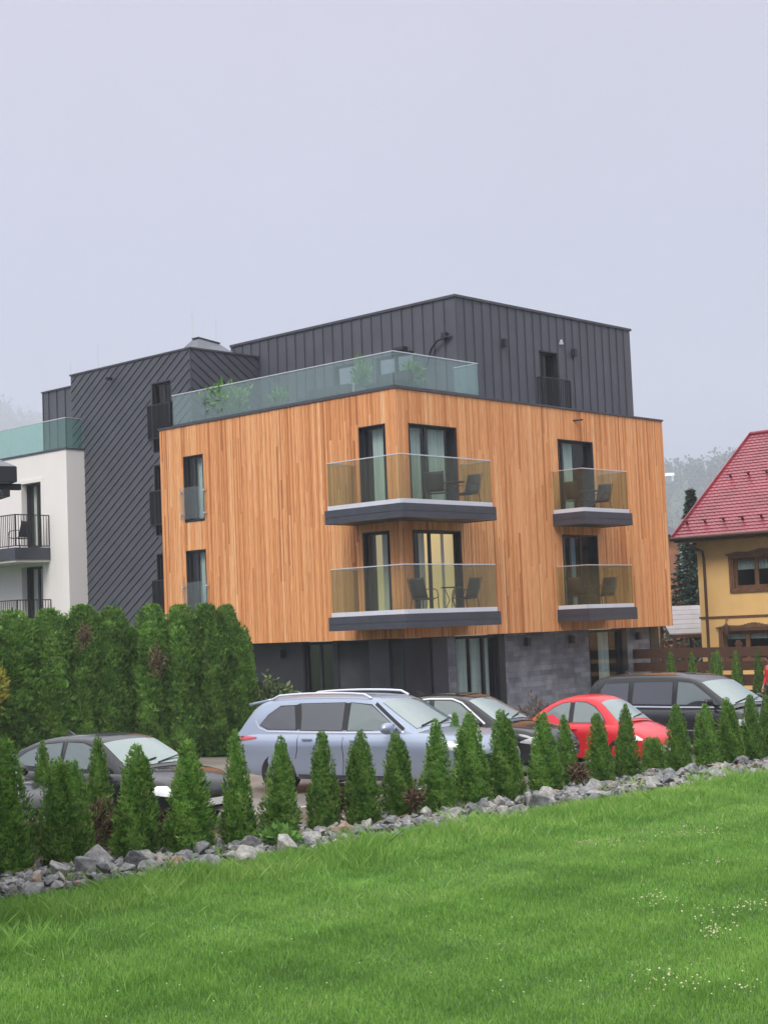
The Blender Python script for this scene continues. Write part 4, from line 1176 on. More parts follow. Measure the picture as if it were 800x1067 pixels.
    # nose: grille, intake, plate; rear plate
    zf0, zf1 = ip(bot, L_), ip(top, L_); wf = hw(L_)
    g = MB(); gz0, gz1, gw = S['grille']
    g.box(L_ - cx - .06, L_ - cx + .012, -gw, gw, gz0, gz1); go = g.build('grille', M['trim'], t)
    g = MB()
    for k in range(3):
        zz = gz0 + (gz1 - gz0) * (k + .5) / 3; g.box(L_ - cx + .0125, L_ - cx + .02, -gw + .03, gw - .03, zz - .01, zz + .01)
    g.build('grille_bar', M['chrome'], go)
    g = MB(); g.box(L_ - cx - .02, L_ - cx + .022, -.26, .26, zf0 + .04, zf0 + .15); g.build('number_plate', M['plate'], t)
    g = MB(); g.box(-cx - .012, -cx + .03, -.26, .26, .62, .74); g.build('number_plate', M['plate'], t)
    # mirrors
    mx_, mz_ = S['mirror']
    for sy in (-1, 1):
        g = MB(); yb = yglass(mx_, mz_)
        prof = [(.001, -.10), (.055, -.085), (.075, -.03), (.078, .03), (.06, .085), (.001, .10)]
        g.lathe(prof, 14, 'y', (0, 0, 0)); 
        ms_ = S.get('mscale', 1.1); g.v = [(mx_ - cx + v[0] * .9 * ms_, sy * (yb + .18) + v[1] * 1.15 * ms_, mz_ + .04 + v[2] * ms_) for v in g.v]
        mo = g.build('door_mirror', S.get('mirrormat') or S['paint'], t, smooth=60)
        h_ = MB(); h_.bar((mx_ - cx, sy * (yb - .03), mz_ - .03), (mx_ - cx, sy * (yb + .10), mz_ - .01), .05, .035); h_.build('mirror_stalk', M['trim'], mo)
    # wheels
    for wx in S['wheels']:
        for sy in (-1, 1):
            e = bpy.data.objects.new('wheel', None); COL.objects.link(e); e.parent = t; e.location = (wx - cx, sy * (W / 2 - .125), wr)
            g = MB(); g.lathe([(wr * .64, -.10), (wr * .93, -.115), (wr, -.085), (wr, .085), (wr * .93, .115), (wr * .64, .10)], 32, 'y'); g.build('tyre', M['rubber'], e, smooth=40)
            g = MB(); ro = sy * .06
            g.lathe([(wr * .66, sy * .095), (wr * .60, sy * .085), (wr * .59, sy * -.05), (.001, sy * -.05)], 32, 'y')
            for k in range(7):
                q_ = 2 * PI * k / 7; g.bar((.03 * math.cos(q_), ro, .03 * math.sin(q_)), (wr * .62 * math.cos(q_ + .05), ro + sy * .015, wr * .62 * math.sin(q_ + .05)), .055, .03, (0, 1, 0))
            g.lathe([(.001, sy * .09), (.05, sy * .085), (.055, sy * .03)], 16, 'y'); g.build('rim', M['rim'], e)
    if S.get('rails'):
        for sy in (-1, 1):
            g = MB(); x0, x1 = S['rails']; yv = wr_ * .93
            pth = [(x0 - cx, sy * yv, ip(cab, x0) + .01)] + [(x - cx, sy * yv, ip(cab, x) + .06) for x in [x0 + .15 + (x1 - x0 - .3) * k / 8 for k in range(9)]] + [(x1 - cx, sy * yv, ip(cab, x1) + .0)]
            g.tube(pth, .022, 8); g.build('roof_rail', S.get('railmat') or M['steel'], t, smooth=50)
    if S.get('spoiler'):
        x0, x1, z_ = S['spoiler']; g = MB()
        g.grid(lambda u, v: (x0 + (x1 - x0) * u - cx, (v * 2 - 1) * wr_ * .9, z_ + .085 * u + .02 * (1 - (v * 2 - 1) ** 2)), 4, 8)
        so = g.build('roof_spoiler', S['paint'], t, smooth=60); so.modifiers.new('solid', 'SOLIDIFY').thickness = .055
    if S.get('antenna'):
        x_, z_ = S['antenna']; g = MB(); g.tube([(x_ - cx, 0, z_), (x_ - cx - .12, 0, z_ + .3)], .007, 6); g.build('aerial', M['trim'], t)
    if S.get('fin'):
        x_, z_ = S['fin']; g = MB(); g.add([(x_ - cx - .1, -.02, z_), (x_ - cx + .09, -.02, z_), (x_ - cx + .09, .02, z_), (x_ - cx - .1, .02, z_), (x_ - cx - .12, 0, z_ + .09)], [(0, 1, 2, 3), (0, 1, 4), (1, 2, 4), (2, 3, 4), (3, 0, 4)]); g.build('aerial_fin', S['paint'], t)
    return t

SUV = dict(L=4.95, W=1.93, H=1.73, paint=M['p_blue'], round=(.75, .8), kr=.20, kf=.26, wheels=(1.08, 3.93), wr=.37, belt=1.09, wb=.87, wroof=.63, crown=.03,
    top=[(0, .80), (.04, .96), (.12, 1.05), (.5, 1.09), (1.6, 1.09), (3.0, 1.09), (3.75, 1.10), (4.1, 1.08), (4.5, 1.03), (4.76, .94), (4.9, .80), (4.95, .70)],
    bot=[(0, .48), (.12, .36), (.6, .26), (4.3, .25), (4.8, .28), (4.95, .40)],
    cab=[(.10, 1.06), (.30, 1.38), (.48, 1.60), (.8, 1.675), (1.5, 1.71), (2.2, 1.71), (2.75, 1.685), (3.0, 1.64), (3.4, 1.38), (3.88, 1.09)],
    windows=[([(.62, 1.22), (.80, 1.15), (1.42, 1.13), (1.30, 1.56), (1.0, 1.54), (.78, 1.40)], 'cprivacy'),
             ([(1.52, 1.13), (2.38, 1.12), (2.36, 1.60), (1.42, 1.59)], 'cprivacy'),
             ([(2.50, 1.12), (3.50, 1.13), (3.36, 1.24), (2.92, 1.55), (2.49, 1.60)], 'cglass')], softwin=False,
    ws=(3.02, 3.82), rs=(.14, .44), seams=[[(1.5, 1.08), (1.52, .8), (1.46, .62)], [(2.45, 1.08), (2.46, .7), (2.44, .34)], [(3.55, 1.06), (3.5, .7), (3.44, .36)], [(1.5, .34), (2.5, .335), (3.44, .34)]],
    strips=[('pillar_trim', [(1.465, 1.14), (1.44, 1.35), (1.38, 1.585)], .12, 'trim', 'cab'), ('pillar_trim', [(2.44, 1.13), (2.43, 1.35), (2.42, 1.60)], .11, 'trim', 'cab'), ('pillar_trim', [(3.62, 1.14), (3.38, 1.31), (3.0, 1.585)], .06, 'trim', 'cab'), ('window_trim', [(.50, 1.30), (.60, 1.17), (.82, 1.105), (1.6, 1.095), (2.6, 1.09), (3.62, 1.10)], .022, 'chrome', 'cab'), ('sill_trim', [(1.5, .30), (2.5, .29), (3.45, .30)], .07, 'trim', 'body')],
    handles=[(1.72, .97), (2.72, .95)], head=(4.42, 4.90, lambda x: .80 - .05 * (x - 4.42), lambda x: .90 + .02 * (4.9 - x), 'lamp'), tail=(.02, .62, lambda x: .90 + .08 * x / .62, lambda x: 1.04 - .03 * x / .62),
    grille=(.55, .70, .62), mirror=(3.42, 1.13), rails=(.75, 2.85), railmat=M['whitemetal'], spoiler=(.20, .70, 1.60), fin=(1.0, 1.70), mirrormat=M['p_blue'], mscale=1.35)
SED = dict(L=4.80, W=1.84, H=1.46, paint=M['p_black'], round=(.7, .8), kr=.18, kf=.26, wheels=(.98, 3.86), wr=.335, belt=.93, wb=.83, wroof=.60, crown=.03,
    top=[(0, .72), (.04, .90), (.2, .97), (.8, .97), (1.6, .94), (3.2, .93), (3.7, .94), (4.1, .90), (4.5, .81), (4.72, .70), (4.80, .55)],
    bot=[(0, .42), (.12, .32), (.6, .22), (4.1, .21), (4.6, .24), (4.80, .34)],
    cab=[(.40, .95), (.85, 1.10), (1.45, 1.36), (1.9, 1.435), (2.4, 1.45), (2.75, 1.435), (2.98, 1.39), (3.4, 1.16), (3.78, .93)],
    windows=[([(1.10, 1.02), (2.25, .965), (2.22, 1.365), (1.75, 1.33), (1.40, 1.20)], 'cglass'), ([(2.36, .965), (3.42, .97), (3.28, 1.06), (2.90, 1.31), (2.70, 1.365), (2.34, 1.37)], 'cglass')], softwin=False,
    ws=(2.98, 3.72), rs=(.55, 1.4), seams=[[(1.25, .92), (1.32, .7), (1.2, .5)], [(2.30, .92), (2.31, .6), (2.28, .3)], [(3.5, .9), (3.46, .6), (3.40, .3)]],
    strips=[], handles=[(1.5, .82), (2.55, .80)], handlemat=None, head=(4.26, 4.74, lambda x: .645 - .07 * (x - 4.26) / .48, lambda x: .665 + .085 * min(1, (x - 4.26) / .25) - .08 * max(0, x - 4.5), 'lampwhite'), tail=(.01, .35, lambda x: .72, lambda x: .86),
    grille=(.42, .56, .55), mirror=(3.30, .98), fin=(1.7, 1.44))
SED2 = dict(SED); SED2.update(windows=SED['windows'], strips=[('window_trim', [(.95, 1.02), (1.3, 1.21), (1.72, 1.365), (2.25, 1.405), (2.72, 1.40), (2.95, 1.33), (3.34, 1.07), (3.50, .96)], .028, 'chrome', 'cab')], head=(4.28, 4.76, lambda x: .635 - .07 * (x - 4.28) / .48, lambda x: .655 + .085 * min(1, (x - 4.28) / .25) - .08 * max(0, x - 4.5), 'lamp'), pano=(1.7, 2.85), grille=(.40, .58, .5))
SED3 = dict(SED); SED3.update(paint=M['p_black'], head=(4.26, 4.74, lambda x: .645 - .07 * (x - 4.26) / .48, lambda x: .665 + .085 * min(1, (x - 4.26) / .25) - .08 * max(0, x - 4.5), 'lamp'))
RED = dict(L=4.15, W=1.76, H=1.50, paint=M['p_red'], round=(1.2, 1.3), kr=.30, kf=.34, wheels=(.82, 3.32), wr=.33, belt=.93, wb=.79, wroof=.50, crown=.045, ctaper=.25,
    top=[(0, .55), (.05, .72), (.3, .88), (.8, .96), (2.9, .96), (3.2, .95), (3.6, .86), (3.9, .74), (4.1, .60), (4.15, .48)],
    bot=[(0, .38), (.15, .28), (.6, .22), (3.6, .21), (4.0, .25), (4.15, .33)],
    cab=[(.16, .84), (.42, 1.04), (.75, 1.24), (1.15, 1.395), (1.6, 1.475), (2.0, 1.49), (2.35, 1.455), (2.62, 1.36), (2.95, 1.15), (3.28, .93)],
    windows=[([(.78, .985), (1.74, .975), (1.70, 1.385), (1.45, 1.36), (1.18, 1.27), (.95, 1.14)], 'cglass'), ([(1.88, .975), (2.88, .98), (2.74, 1.13), (2.48, 1.29), (2.2, 1.375), (1.84, 1.395)], 'cglass')], softwin=False,
    ws=(2.58, 3.22), rs=(.45, 1.1), seams=[[(1.80, .94), (1.80, .6), (1.72, .3)], [(2.98, .93), (2.94, .6), (2.86, .3)]],
    strips=[('pillar_trim', [(1.80, .975), (1.77, 1.2), (1.765, 1.38)], .13, 'trim', 'cab')], handles=[(2.0, .84)], head=(3.68, 3.94, lambda x: .62 + .02 * abs(x - 3.8), lambda x: .72 - .5 * abs(x - 3.8), 'lampwhite'), mirrormat=M['trim'], tail=(.04, .3, lambda x: .62, lambda x: .78),
    grille=(.36, .42, .4), mirror=(2.72, 1.0), antenna=(2.25, 1.5))
VAN = dict(L=5.15, W=1.98, H=1.75, paint=M['p_black'], round=(.6, .9), kr=.14, kf=.28, wheels=(1.05, 4.1), wr=.345, belt=1.02, wb=.91, wroof=.70, crown=.03,
    top=[(0, .72), (.04, .98), (.15, 1.03), (2.5, 1.02), (3.9, 1.03), (4.2, 1.03), (4.6, .96), (4.95, .82), (5.1, .66), (5.15, .55)],
    bot=[(0, .42), (.12, .32), (.6, .22), (4.4, .21), (4.95, .25), (5.15, .34)],
    cab=[(.07, 1.0), (.22, 1.42), (.36, 1.64), (.65, 1.72), (1.4, 1.745), (2.5, 1.74), (3.1, 1.70), (3.38, 1.62), (3.85, 1.33), (4.38, 1.02)],
    windows=[([(.55, 1.12), (1.45, 1.11), (1.45, 1.58), (.72, 1.56), (.6, 1.40)], 'cprivacy'), ([(1.60, 1.11), (2.74, 1.10), (2.72, 1.60), (1.60, 1.59)], 'cprivacy'), ([(2.88, 1.10), (4.05, 1.10), (3.86, 1.22), (3.30, 1.56), (2.88, 1.60)], 'cglass')], softwin=False,
    ws=(3.40, 4.3), rs=(.1, .34), seams=[[(1.52, 1.0), (1.54, .7), (1.5, .5)], [(2.81, 1.0), (2.82, .6), (2.8, .3)], [(4.0, 1.0), (3.95, .6), (3.85, .3)]],
    strips=[('window_trim', [(.55, 1.055), (1.5, 1.05), (2.8, 1.045), (4.2, 1.05)], .03, 'chrome', 'cab'), ('side_trim', [(1.5, .55), (2.6, .54), (3.8, .54)], .03, 'chrome', 'body')],
    handles=[(1.75, .92), (3.05, .90)], head=(4.6, 5.08, lambda x: .66, lambda x: .80 - .06 * (x - 4.6), 'lamp'), tail=(.012, .25, lambda x: .85, lambda x: 1.0),
    grille=(.42, .6, .5), mirror=(3.88, 1.13), fin=(.9, 1.735))
CARS = dict(suv=(-0.33, 27.4, R(-33), (1, 1, .955)), black=(1.22, 31.4, R(-31), (1, 1, 1.08)), red=(4.33, 33.4, R(-42), (.80, .92, 1.0)), van=(6.85, 36.6, R(-45), (.96, 1, 1.02)), left=(-4.42, 23.95, R(-37), (.93, .95, .92)), far=(-6.55, 22.3, R(-37), (.95, .95, .93)))
#@@CARS
car('suv', 'silver blue sport utility car with roof rails, largest in the row', 'car', SUV, *CARS['suv'])
car('sedan', 'black saloon car with a chrome window line, between the blue SUV and the red car', 'car', SED2, *CARS['black'])
car('hatchback', 'red small round roofed car between the black saloon and the black minivan', 'car', RED, *CARS['red'])
car('minivan', 'black minivan with a chrome side strip, at the right end of the row', 'car', VAN, *CARS['van'])
car('sedan', 'black car with a white headlight parked before the tall thujas on the left', 'car', SED, *CARS['left'])
car('sedan', 'black car of which only the nose shows beside the leftmost thuja', 'car', SED3, *CARS['far'])

# ------------------------------------------------------------------ YELLOW HOUSE
HP = at(727, 600, 60); HP = Vector((HP.x, HP.y, 0))
def h2g(x, y, z=0): return HP + E1 * x + E2 * y + Vector((0, 0, z))
k_ = 60 / 52.0
hs = thing('house', 'yellow rendered house with a steep red tiled roof and brown carved window frames', 'house', HP, B_ANG)
def hz(z): return EH + (z - EH) * k_
M['yellow'] = mat('yellow_render', (.90, .57, .225), .9, 0, .06, 1.2, .2, 80)
M['brownwood'] = mat('dark_brown_timber', (.085, .04, .025), .6, 0, .25, 4, .2, 20, stretch=(1, 1, 6))
M['brownframe'] = mat('brown_window_frame', (.17, .085, .045), .55, 0, .25, 6)
M['roofred'] = mat('red_metal_tile', (.26, .04, .058), .36, 0, .2, 1.1, coat=.15)
HLEN = 13.0
hm = lambda u, d, z: (d, -u, z)          # u runs along the facade away from the corner (towards -y local)
o1 = (1.30 * k_, 3.55 * k_, hz(3.60), hz(4.62)); o2 = (1.0 * k_ - .25, 3.2 * k_, hz(1.25), hz(2.25))
mb = MB(); wall_sheet(mb, hm, 0, HLEN, -.8, hz(5.3), 0, [o1, o2]); mb.quad((0, 0, -.8), (9, 0, -.8), (9, 0, hz(5.3)), (0, 0, hz(5.3)))
Dp = 10.2 # depth of the house
rz0, rz1 = hz(5.36), hz(9.19)
xr = 5.54 * k_; ov = .7 * k_
mb.add([(0, 0, hz(5.3)), (2 * xr - 2 * ov, 0, hz(5.3)), (xr - ov, 0, rz1 - .3)], [(0, 1, 2)])
mb.build('wall', M['yellow'], hs, recalc=False)
mb = MB(); fbox(mb, hm, -.03, HLEN, -.04, -.001, hz(2.68), hz(2.74)); mb.build('string_course', M['brownframe'], hs)
for o_ in (o1, o2):
    w_ = window(hs, hm, *o_, reveal=.1, splits=(.36, .72), frame='brownframe', fw=.10, curts=[(0.0, .98)], curtain='curtain', cz=.62 if o_ is o1 else .75)
    tr = MB(); a, b, c, d_ = o_; e = .13
    for (q0, q1, z0_, z1_) in ((a - e, a - .003, c - e, d_ + e), (b + .003, b + e, c - e, d_ + e), (a, b, c - e, c - .003), (a, b, d_ + .003, d_ + e)): fbox(tr, hm, q0, q1, -.06, -.002, z0_, z1_)
    # carved head board
    mid = (a + b) / 2; ww = (b - a) / 2 + .22; N_ = 24
    for k in range(N_):
        u0_ = mid - ww + 2 * ww * k / N_; u1_ = u0_ + 2 * ww / N_; xx = abs((u0_ + u1_) / 2 - mid) / ww
        fbox(tr, hm, u0_, u1_, -.085, -.062, d_ + .09, d_ + .17 + .09 * max(0, math.cos(xx * PI * .5)) ** 3 + .03 * math.cos(xx * 9))
    tr.build('carved_surround', M['brownframe'], w_)
# roof: metal tile sheets with real waves and steps
sl = math.hypot(xr, rz1 - rz0); rows = int(sl / .24); U_ = HLEN + .55 + .5
def roofpt(u, v, mir=False):
    s_ = v * sl; row = int(s_ / .24); fr_ = s_ / .24 - row
    lift = .027 * (1 - fr_) + .017 * abs(math.sin(PI * u * U_ / .22))
    x = -ov + xr * v; z = rz0 + (rz1 - rz0) * v
    nx, nz_ = -(rz1 - rz0) / sl, xr / sl
    return (x + nx * lift, .55 - u * U_, z + nz_ * lift)
mb = MB(); nu, base_ = int(U_ / .055), 0
vs = []
for r_ in range(rows):
    for e in (0.0005, .5, .9995): vs.append((r_ + e) / rows * (rows * .24 / sl))
for i in range(nu + 1):
    for v in vs: mb.v.append(roofpt(i / nu, min(v, 1)))
nv_ = len(vs)
for i in range(nu):
    for j in range(nv_ - 1): a = i * nv_ + j; mb.f.append((a, a + nv_, a + nv_ + 1, a + 1)); mb.t.append(.5)
rf = mb.build('roof', M['roofred'], hs, smooth=35, recalc=False)
mb = MB(); mb.quad((xr - ov, .55, rz1), (xr - ov, .55 - U_, rz1), (2 * xr - ov, .55 - U_, rz0), (2 * xr - ov, .55, rz0)); mb.quad((-ov, .55, rz0 - .03), (-ov, .55 - U_, rz0 - .03), (xr - ov, .55 - U_, rz1 - .03), (xr - ov, .55, rz1 - .03)); mb.build('roof_slope', M['roofred'], hs, recalc=False)
mb = MB(); mb.tube([(xr - ov, .57, rz1 + .03), (xr - ov, .55 - U_, rz1 + .03)], .09, 10); mb.build('ridge_tile', M['roofred'], rf, smooth=50)
mb = MB(); mb.bar((-ov, .57, rz0 + .0), (xr - ov, .57, rz1), .04, .22, (0, 0, 1)); mb.build('verge_board', M['roofred'], rf)
g = MB()
for vv in (.12, .55):
    for k in range(16):
        u = (k + .3 + (.5 if vv > .3 else 0)) * .8 / U_
        if u < 1:
            p = Vector(roofpt(u, vv)); g.bar(p + Vector((0, 0, .02)), p + Vector((-.14, 0, .14)), .09, .02); g.bar(p + Vector((-.14, -.12, .12)), p + Vector((-.14, .12, .12)), .03, .06)
M['guard'] = mat('dark_red_guard', (.16, .02, .03), .5)
g.build('snow_guard', M['guard'], rf)
mb = MB(); mb.tube([(-ov - .06, .6, rz0 - .03), (-ov - .06, .55 - U_, rz0 - .03)], .075, 10); mb.build('gutter', M['brownwood'], hs, smooth=50)
mb = MB(); mb.box(-ov, 0.3, .5, .55 - U_, rz0 - .16, rz0 - .08); mb.build('eaves_soffit', M['brownwood'], hs)
mb = MB(); mb.tube([(-ov - .04, -.1, rz0 - .08), (-ov + .05, -.12, rz0 - .28), (-.12, -.32, rz0 - .55), (-.09, -.34, rz0 - .8), (-.09, -.34, -.5)], .055, 10); mb.build('downpipe', M['brownwood'], hs, smooth=50)
mb = MB(); mb.tube([(-.02, -.72 * k_ - .35, hz(2.62)), (-.16, -.72 * k_ - .35, hz(2.60)), (-.16, -.72 * k_ - .35, hz(2.50))], .02, 6)
mb.lathe([(.02, hz(2.50)), (.09, hz(2.44)), (.11, hz(2.2)), (.06, hz(2.1)), (.001, hz(2.08))], 10, 'z', (-.16, -.72 * k_ - .35, 0)); mb.build('wall_lantern', M['brownwood'], hs, smooth=30)

# brown board fence
FP = at(690, 690, 52); FP = Vector((FP.x, FP.y, 0))
fe = thing('board_fence', 'dark brown wooden fence of wide horizontal boards before the yellow house', 'fence', FP, B_ANG)
f_k = 52 / 47.0
def fz(z): return EH + (z - EH) * f_k
FL = 9.5
for (za, zb_) in ((1.55, 1.84), (1.16, 1.43), (.72, 1.04), (.3, .6)):
    mb = MB(); mb.box(-.02, .02, 1.5, -FL, fz(za), fz(zb_)); mb.build('board', M['brownwood'], fe)
for k in range(6):
    y = 1.3 - 2.05 * k - .02; mb = MB(); mb.box(.022, .16, y - .07, y + .07, -.6, fz(1.90)); mb.box(0.0, .19, y - .1, y + .1, fz(1.90), fz(1.96)); mb.box(.03, .15, y - .06, y + .06, fz(1.96), fz(2.03)); mb.build('post', M['brownwood'], fe)
GS = 'small thujas before the brown fence'
SM = [(699, 676, 14, 0, 'small thuja before the fence, first from the timber building'), (721, 677, 15, 3, 'small thuja before the fence below the garden shelter'), (746, 675, 17, 4, 'small broad thuja before the fence, below the fence post cap'),
      (767, 675, 14, 0, 'small thuja before the fence, above the minivan windscreen'), (790, 675, 16, 3, 'small thuja before the fence, beside the person in red')]
for (px, ty, wpx, k, lab) in SM:
    D = 49.5; p = at(px, 700, D); zg_ = gz(p.x, p.y); q = at(px, ty, D); h = q.z - zg_
    r_ = dup(protos[k]); sx = (wpx * D / F_PX / 2) / ((.31 if k != 4 else .46) * .9)
    r_.location = (p.x, p.y, zg_); r_.scale = (sx, sx, h / 1.5); r_.rotation_euler = (0, 0, rnd.uniform(0, 6)); r_['label'] = lab; r_['group'] = GS

# garden shelter with a grey board roof
p = at(716, 640, 66); 
sh = thing('garden_shelter', 'open wooden garden shelter with a pale grey plank roof behind the fence', 'shelter', (p.x, p.y, gz(p.x, p.y)), B_ANG - R(40))
M['greyplank'] = mat('grey_roof_plank', (.36, .35, .38), .7, 0, .12, 2)
za, zb_ = at(716, 651, 66).z, at(716, 622, 66).z
mb = MB()
for k in range(6):
    f0, f1 = k / 6, (k + .76) / 6
    mb.add([(-1.1, -.9 + 1.9 * f0, za + (zb_ - za) * f0 - .0), (3.0, -.9 + 1.9 * f0, za + (zb_ - za) * f0), (3.0, -.9 + 1.9 * f1, za + (zb_ - za) * f1 + .03), (-1.1 + .0, -.9 + 1.9 * f1, za + (zb_ - za) * f1 + .03),
            (-1.1, -.9 + 1.9 * f0, za + (zb_ - za) * f0 - .05), (3.0, -.9 + 1.9 * f0, za + (zb_ - za) * f0 - .05), (3.0, -.9 + 1.9 * f1, za + (zb_ - za) * f1 - .02), (-1.1, -.9 + 1.9 * f1, za + (zb_ - za) * f1 - .02)],
           [(0, 1, 2, 3), (7, 6, 5, 4), (0, 4, 5, 1), (1, 5, 6, 2), (2, 6, 7, 3), (3, 7, 4, 0)])
sr = mb.build('roof', M['greyplank'], sh); mb = MB(); mb.quad((-1.08, -.88, za - .07), (2.98, -.88, za - .07), (2.98, .98, zb_ - .06), (-1.08, .98, zb_ - .06)); mb.build('roof_underside', M['brownwood'], sr)
mb = MB(); mb.bar((-1.1, -.85, za - .12), (3, -.85, za - .12), .1, .12); mb.bar((-1.05, -.9, za - .10), (-1.05, 1.0, zb_ - .1), .1, .1); mb.build('beam', M['brownwood'], sh)
for x in (-.9, .35, 2.6):
    for y, zt_ in ((-.85, za - .181), (.9, zb_ - .16)):
        mb = MB(); mb.bar((x, y, -.3), (x, y, zt_), .13, .13, (0, 1, 0))
        if y < 0: mb.bar((x, y + .001, zt_ - .7), (x + .5, y + .001, zt_ - .03), .09, .08, (0, 1, 0)); mb.bar((x, y + .002, zt_ - .7), (x - .5, y + .002, zt_ - .03), .09, .08, (0, 1, 0))
        mb.build('post', M['brownwood'], sh)
# low orange house far behind with a dark roof
p = at(700, 560, 85)
oh = thing('house', 'small far house with a dark roof showing between the timber block and the red roof', 'house', (p.x + 1.0, p.y, gz(p.x, p.y)), R(20))
zt_ = at(700, 551, 85).z
mb = MB(); mb.box(-2.2, -.75, -.0, 4, -.5, zt_); M['brickorange'] = mat('brick_orange_render', (.36, .16, .09), .9, 0, .15, 2); mb.build('wall', M['brickorange'], oh)
mb = MB(); mb.add([(-2.5, -.4, zt_ - .02), (-.5, -.4, zt_ - .02), (-.5, 4.4, zt_ - .02), (-2.5, 4.4, zt_ - .02), (-2.5, 2, zt_ + .75), (-.5, 2, zt_ + .75)], [(0, 1, 5, 4), (2, 3, 4, 5), (0, 4, 3), (1, 2, 5), (0, 3, 2, 1)]); mb.build('roof', M['cap'], oh)

# spruces behind
def spruce(px, ty, D, wpx, seed, label, lowpx=660):
    p = at(px, 640, D); zg_ = gz(p.x, p.y); h = at(px, ty, D).z - zg_; rb = wpx * D / F_PX / 2
    t = thing('spruce_tree', label, 'tree', (p.x, p.y, zg_))
    rg = np.random.default_rng(seed); B_, D_, L2, W2, NR = [], [], [], [], []
    nw = int(h / .30)
    for k in range(nw):
        tt = k / nw; z = h * (.06 + .94 * tt); r = rb * (1 - tt) ** 1.15 + .05
        for b in range(38):
            a = rg.uniform(0, 6.28); m_ = 16
            f = rg.uniform(.12, 1, m_)
            x = np.cos(a) * f * r; y = np.sin(a) * f * r; zz = z - .30 * f * r + .10 * r * f ** 3 + rg.normal(0, .05, m_)
            B_.append(np.stack([x, y, zz], 1)); d = np.stack([np.cos(a) + rg.normal(0, .6, m_), np.sin(a) + rg.normal(0, .6, m_), rg.normal(-.25, .35, m_)], 1); D_.append(d / np.linalg.norm(d, axis=1, keepdims=True))
            L2.append(rg.uniform(.2, .42, m_) * (1 - .4 * tt)); NR.append(rg.normal(0, .5, (m_, 3)) + [0, 0, 1])
    B_, D_, L2, NR = map(np.concatenate, (B_, D_, L2, NR))
    v = diamonds(B_, D_, L2, L2 * .33, NR); fast_mesh('crown', v, 4, M['bluegreen'], np.clip(rg.normal(.5, .25, len(v)), 0, 1), t)
    mb = MB(); mb.tube([(0, 0, -.2), (0, 0, h * .5), (0, 0, h * .98)], [.16, .1, .015], 8); mb.build('trunk', M['bark'], t, smooth=50)
spruce(726, 505, 74, 100, 61, 'dark blue green spruce between the timber block and the yellow house')
o = leaf_blob('shrub', 900, .2, (1.3, .8, 1.0), 63, M['leafy'], None, up=.4); p = at(706, 668, 57); o.location = (p.x, p.y, gz(p.x, p.y) + .75); tag(o, 'leafy green shrub under the garden shelter, beside the grey column', 'shrub')

# ------------------------------------------------------------------ NEIGHBOUR'S EAVE at the left edge
p = at(18, 494, 14)
nb = thing('house', 'dark shingled roof corner with rafter tails poking in at the left picture edge', 'house', (p.x, p.y, 0), R(30))
ez = p.z
M['shingle'] = mat('grey_shingle', (.13, .14, .17), .4, 0, .3, 9)
M['whitewall'] = mat('plain_wall', (.6, .58, .55), .9)
mb = MB()
for k in range(14):
    f0, f1 = k / 14, (k + 1.15) / 14; rise = 1.7; run = 2.4
    x0, x1 = -run * f0, -run * f1; z0_, z1_ = ez + .05 + rise * f0 + .02, ez + .05 + rise * f1
    mb.quad((x0, run * f0, z0_), (x0, 5 - run * f0, z0_), (x1, 5 - run * f1, z1_), (x1, run * f1, z1_))
    mb.quad((x0, run * f0, z0_), (-8 - x0, run * f0, z0_), (-8 - x1, run * f1, z1_), (x1, run * f1, z1_))
mb.build('roof', M['shingle'], nb, recalc=False)
mb = MB(); mb.box(-8, .0, -.0, .04, ez - .07, ez + .065); mb.box(-.04, .0, .043, 5, ez - .07, ez + .065); mb.build('fascia', M['anth'], nb)
mb = MB(); mb.box(-7.9, .055, .06, .11, ez - .135, ez - .08)
for k in range(12): mb.box(-.12 - .28 * k, -.06 - .28 * k, .02, .5, ez - .2, ez - .137)
mb.build('rafter_tail', M['anth'], nb)
mb = MB(); mb.box(-7.4, -.55, .6, 4.6, -.1, ez - .09); mb.build('wall', M['whitewall'], nb)

# ------------------------------------------------------------------ PERSON at the right edge
def skin_body(name, joints, edges, m, parent, sub=2, root=0):
    me = bpy.data.meshes.new(name); me.from_pydata([j[0] for j in joints], edges, [])
    o = bpy.data.objects.new(name, me); COL.objects.link(o)
    sk = o.modifiers.new('skin', 'SKIN'); sk.use_smooth_shade = True
    for i, j in enumerate(joints): me.skin_vertices[0].data[i].radius = j[1] if isinstance(j[1], tuple) else (j[1], j[1])
    me.skin_vertices[0].data[root].use_root = True
    o.modifiers.new('sub', 'SUBSURF').render_levels = sub; o.modifiers['sub'].levels = sub
    dg = bpy.context.evaluated_depsgraph_get(); m2 = bpy.data.meshes.new_from_object(o.evaluated_get(dg)); o.modifiers.clear(); o.data = m2
    m2.materials.clear(); m2.materials.append(m); m2.shade_smooth()
    if parent: o.parent = parent
    return o
p = at(802.5, 700, 46.5); zg_ = gz(p.x, p.y)
pe = thing('person', 'person in a red jacket and black trousers, half cut off by the right picture edge', 'person', (p.x, p.y, zg_), R(200)); pe.scale = (1.06, 1.06, 1.06)
M['skin'] = mat('skin', (.5, .3, .22), .55); M['redcloth'] = mat('red_jacket', (.62, .03, .05), .7, 0, .1, 6); M['blackcloth'] = mat('black_trousers', (.015, .016, .02), .8); M['hair'] = mat('dark_hair', (.03, .02, .015), .6); M['whitecloth'] = mat('white_trim', (.75, .75, .75), .7)
SB = .90
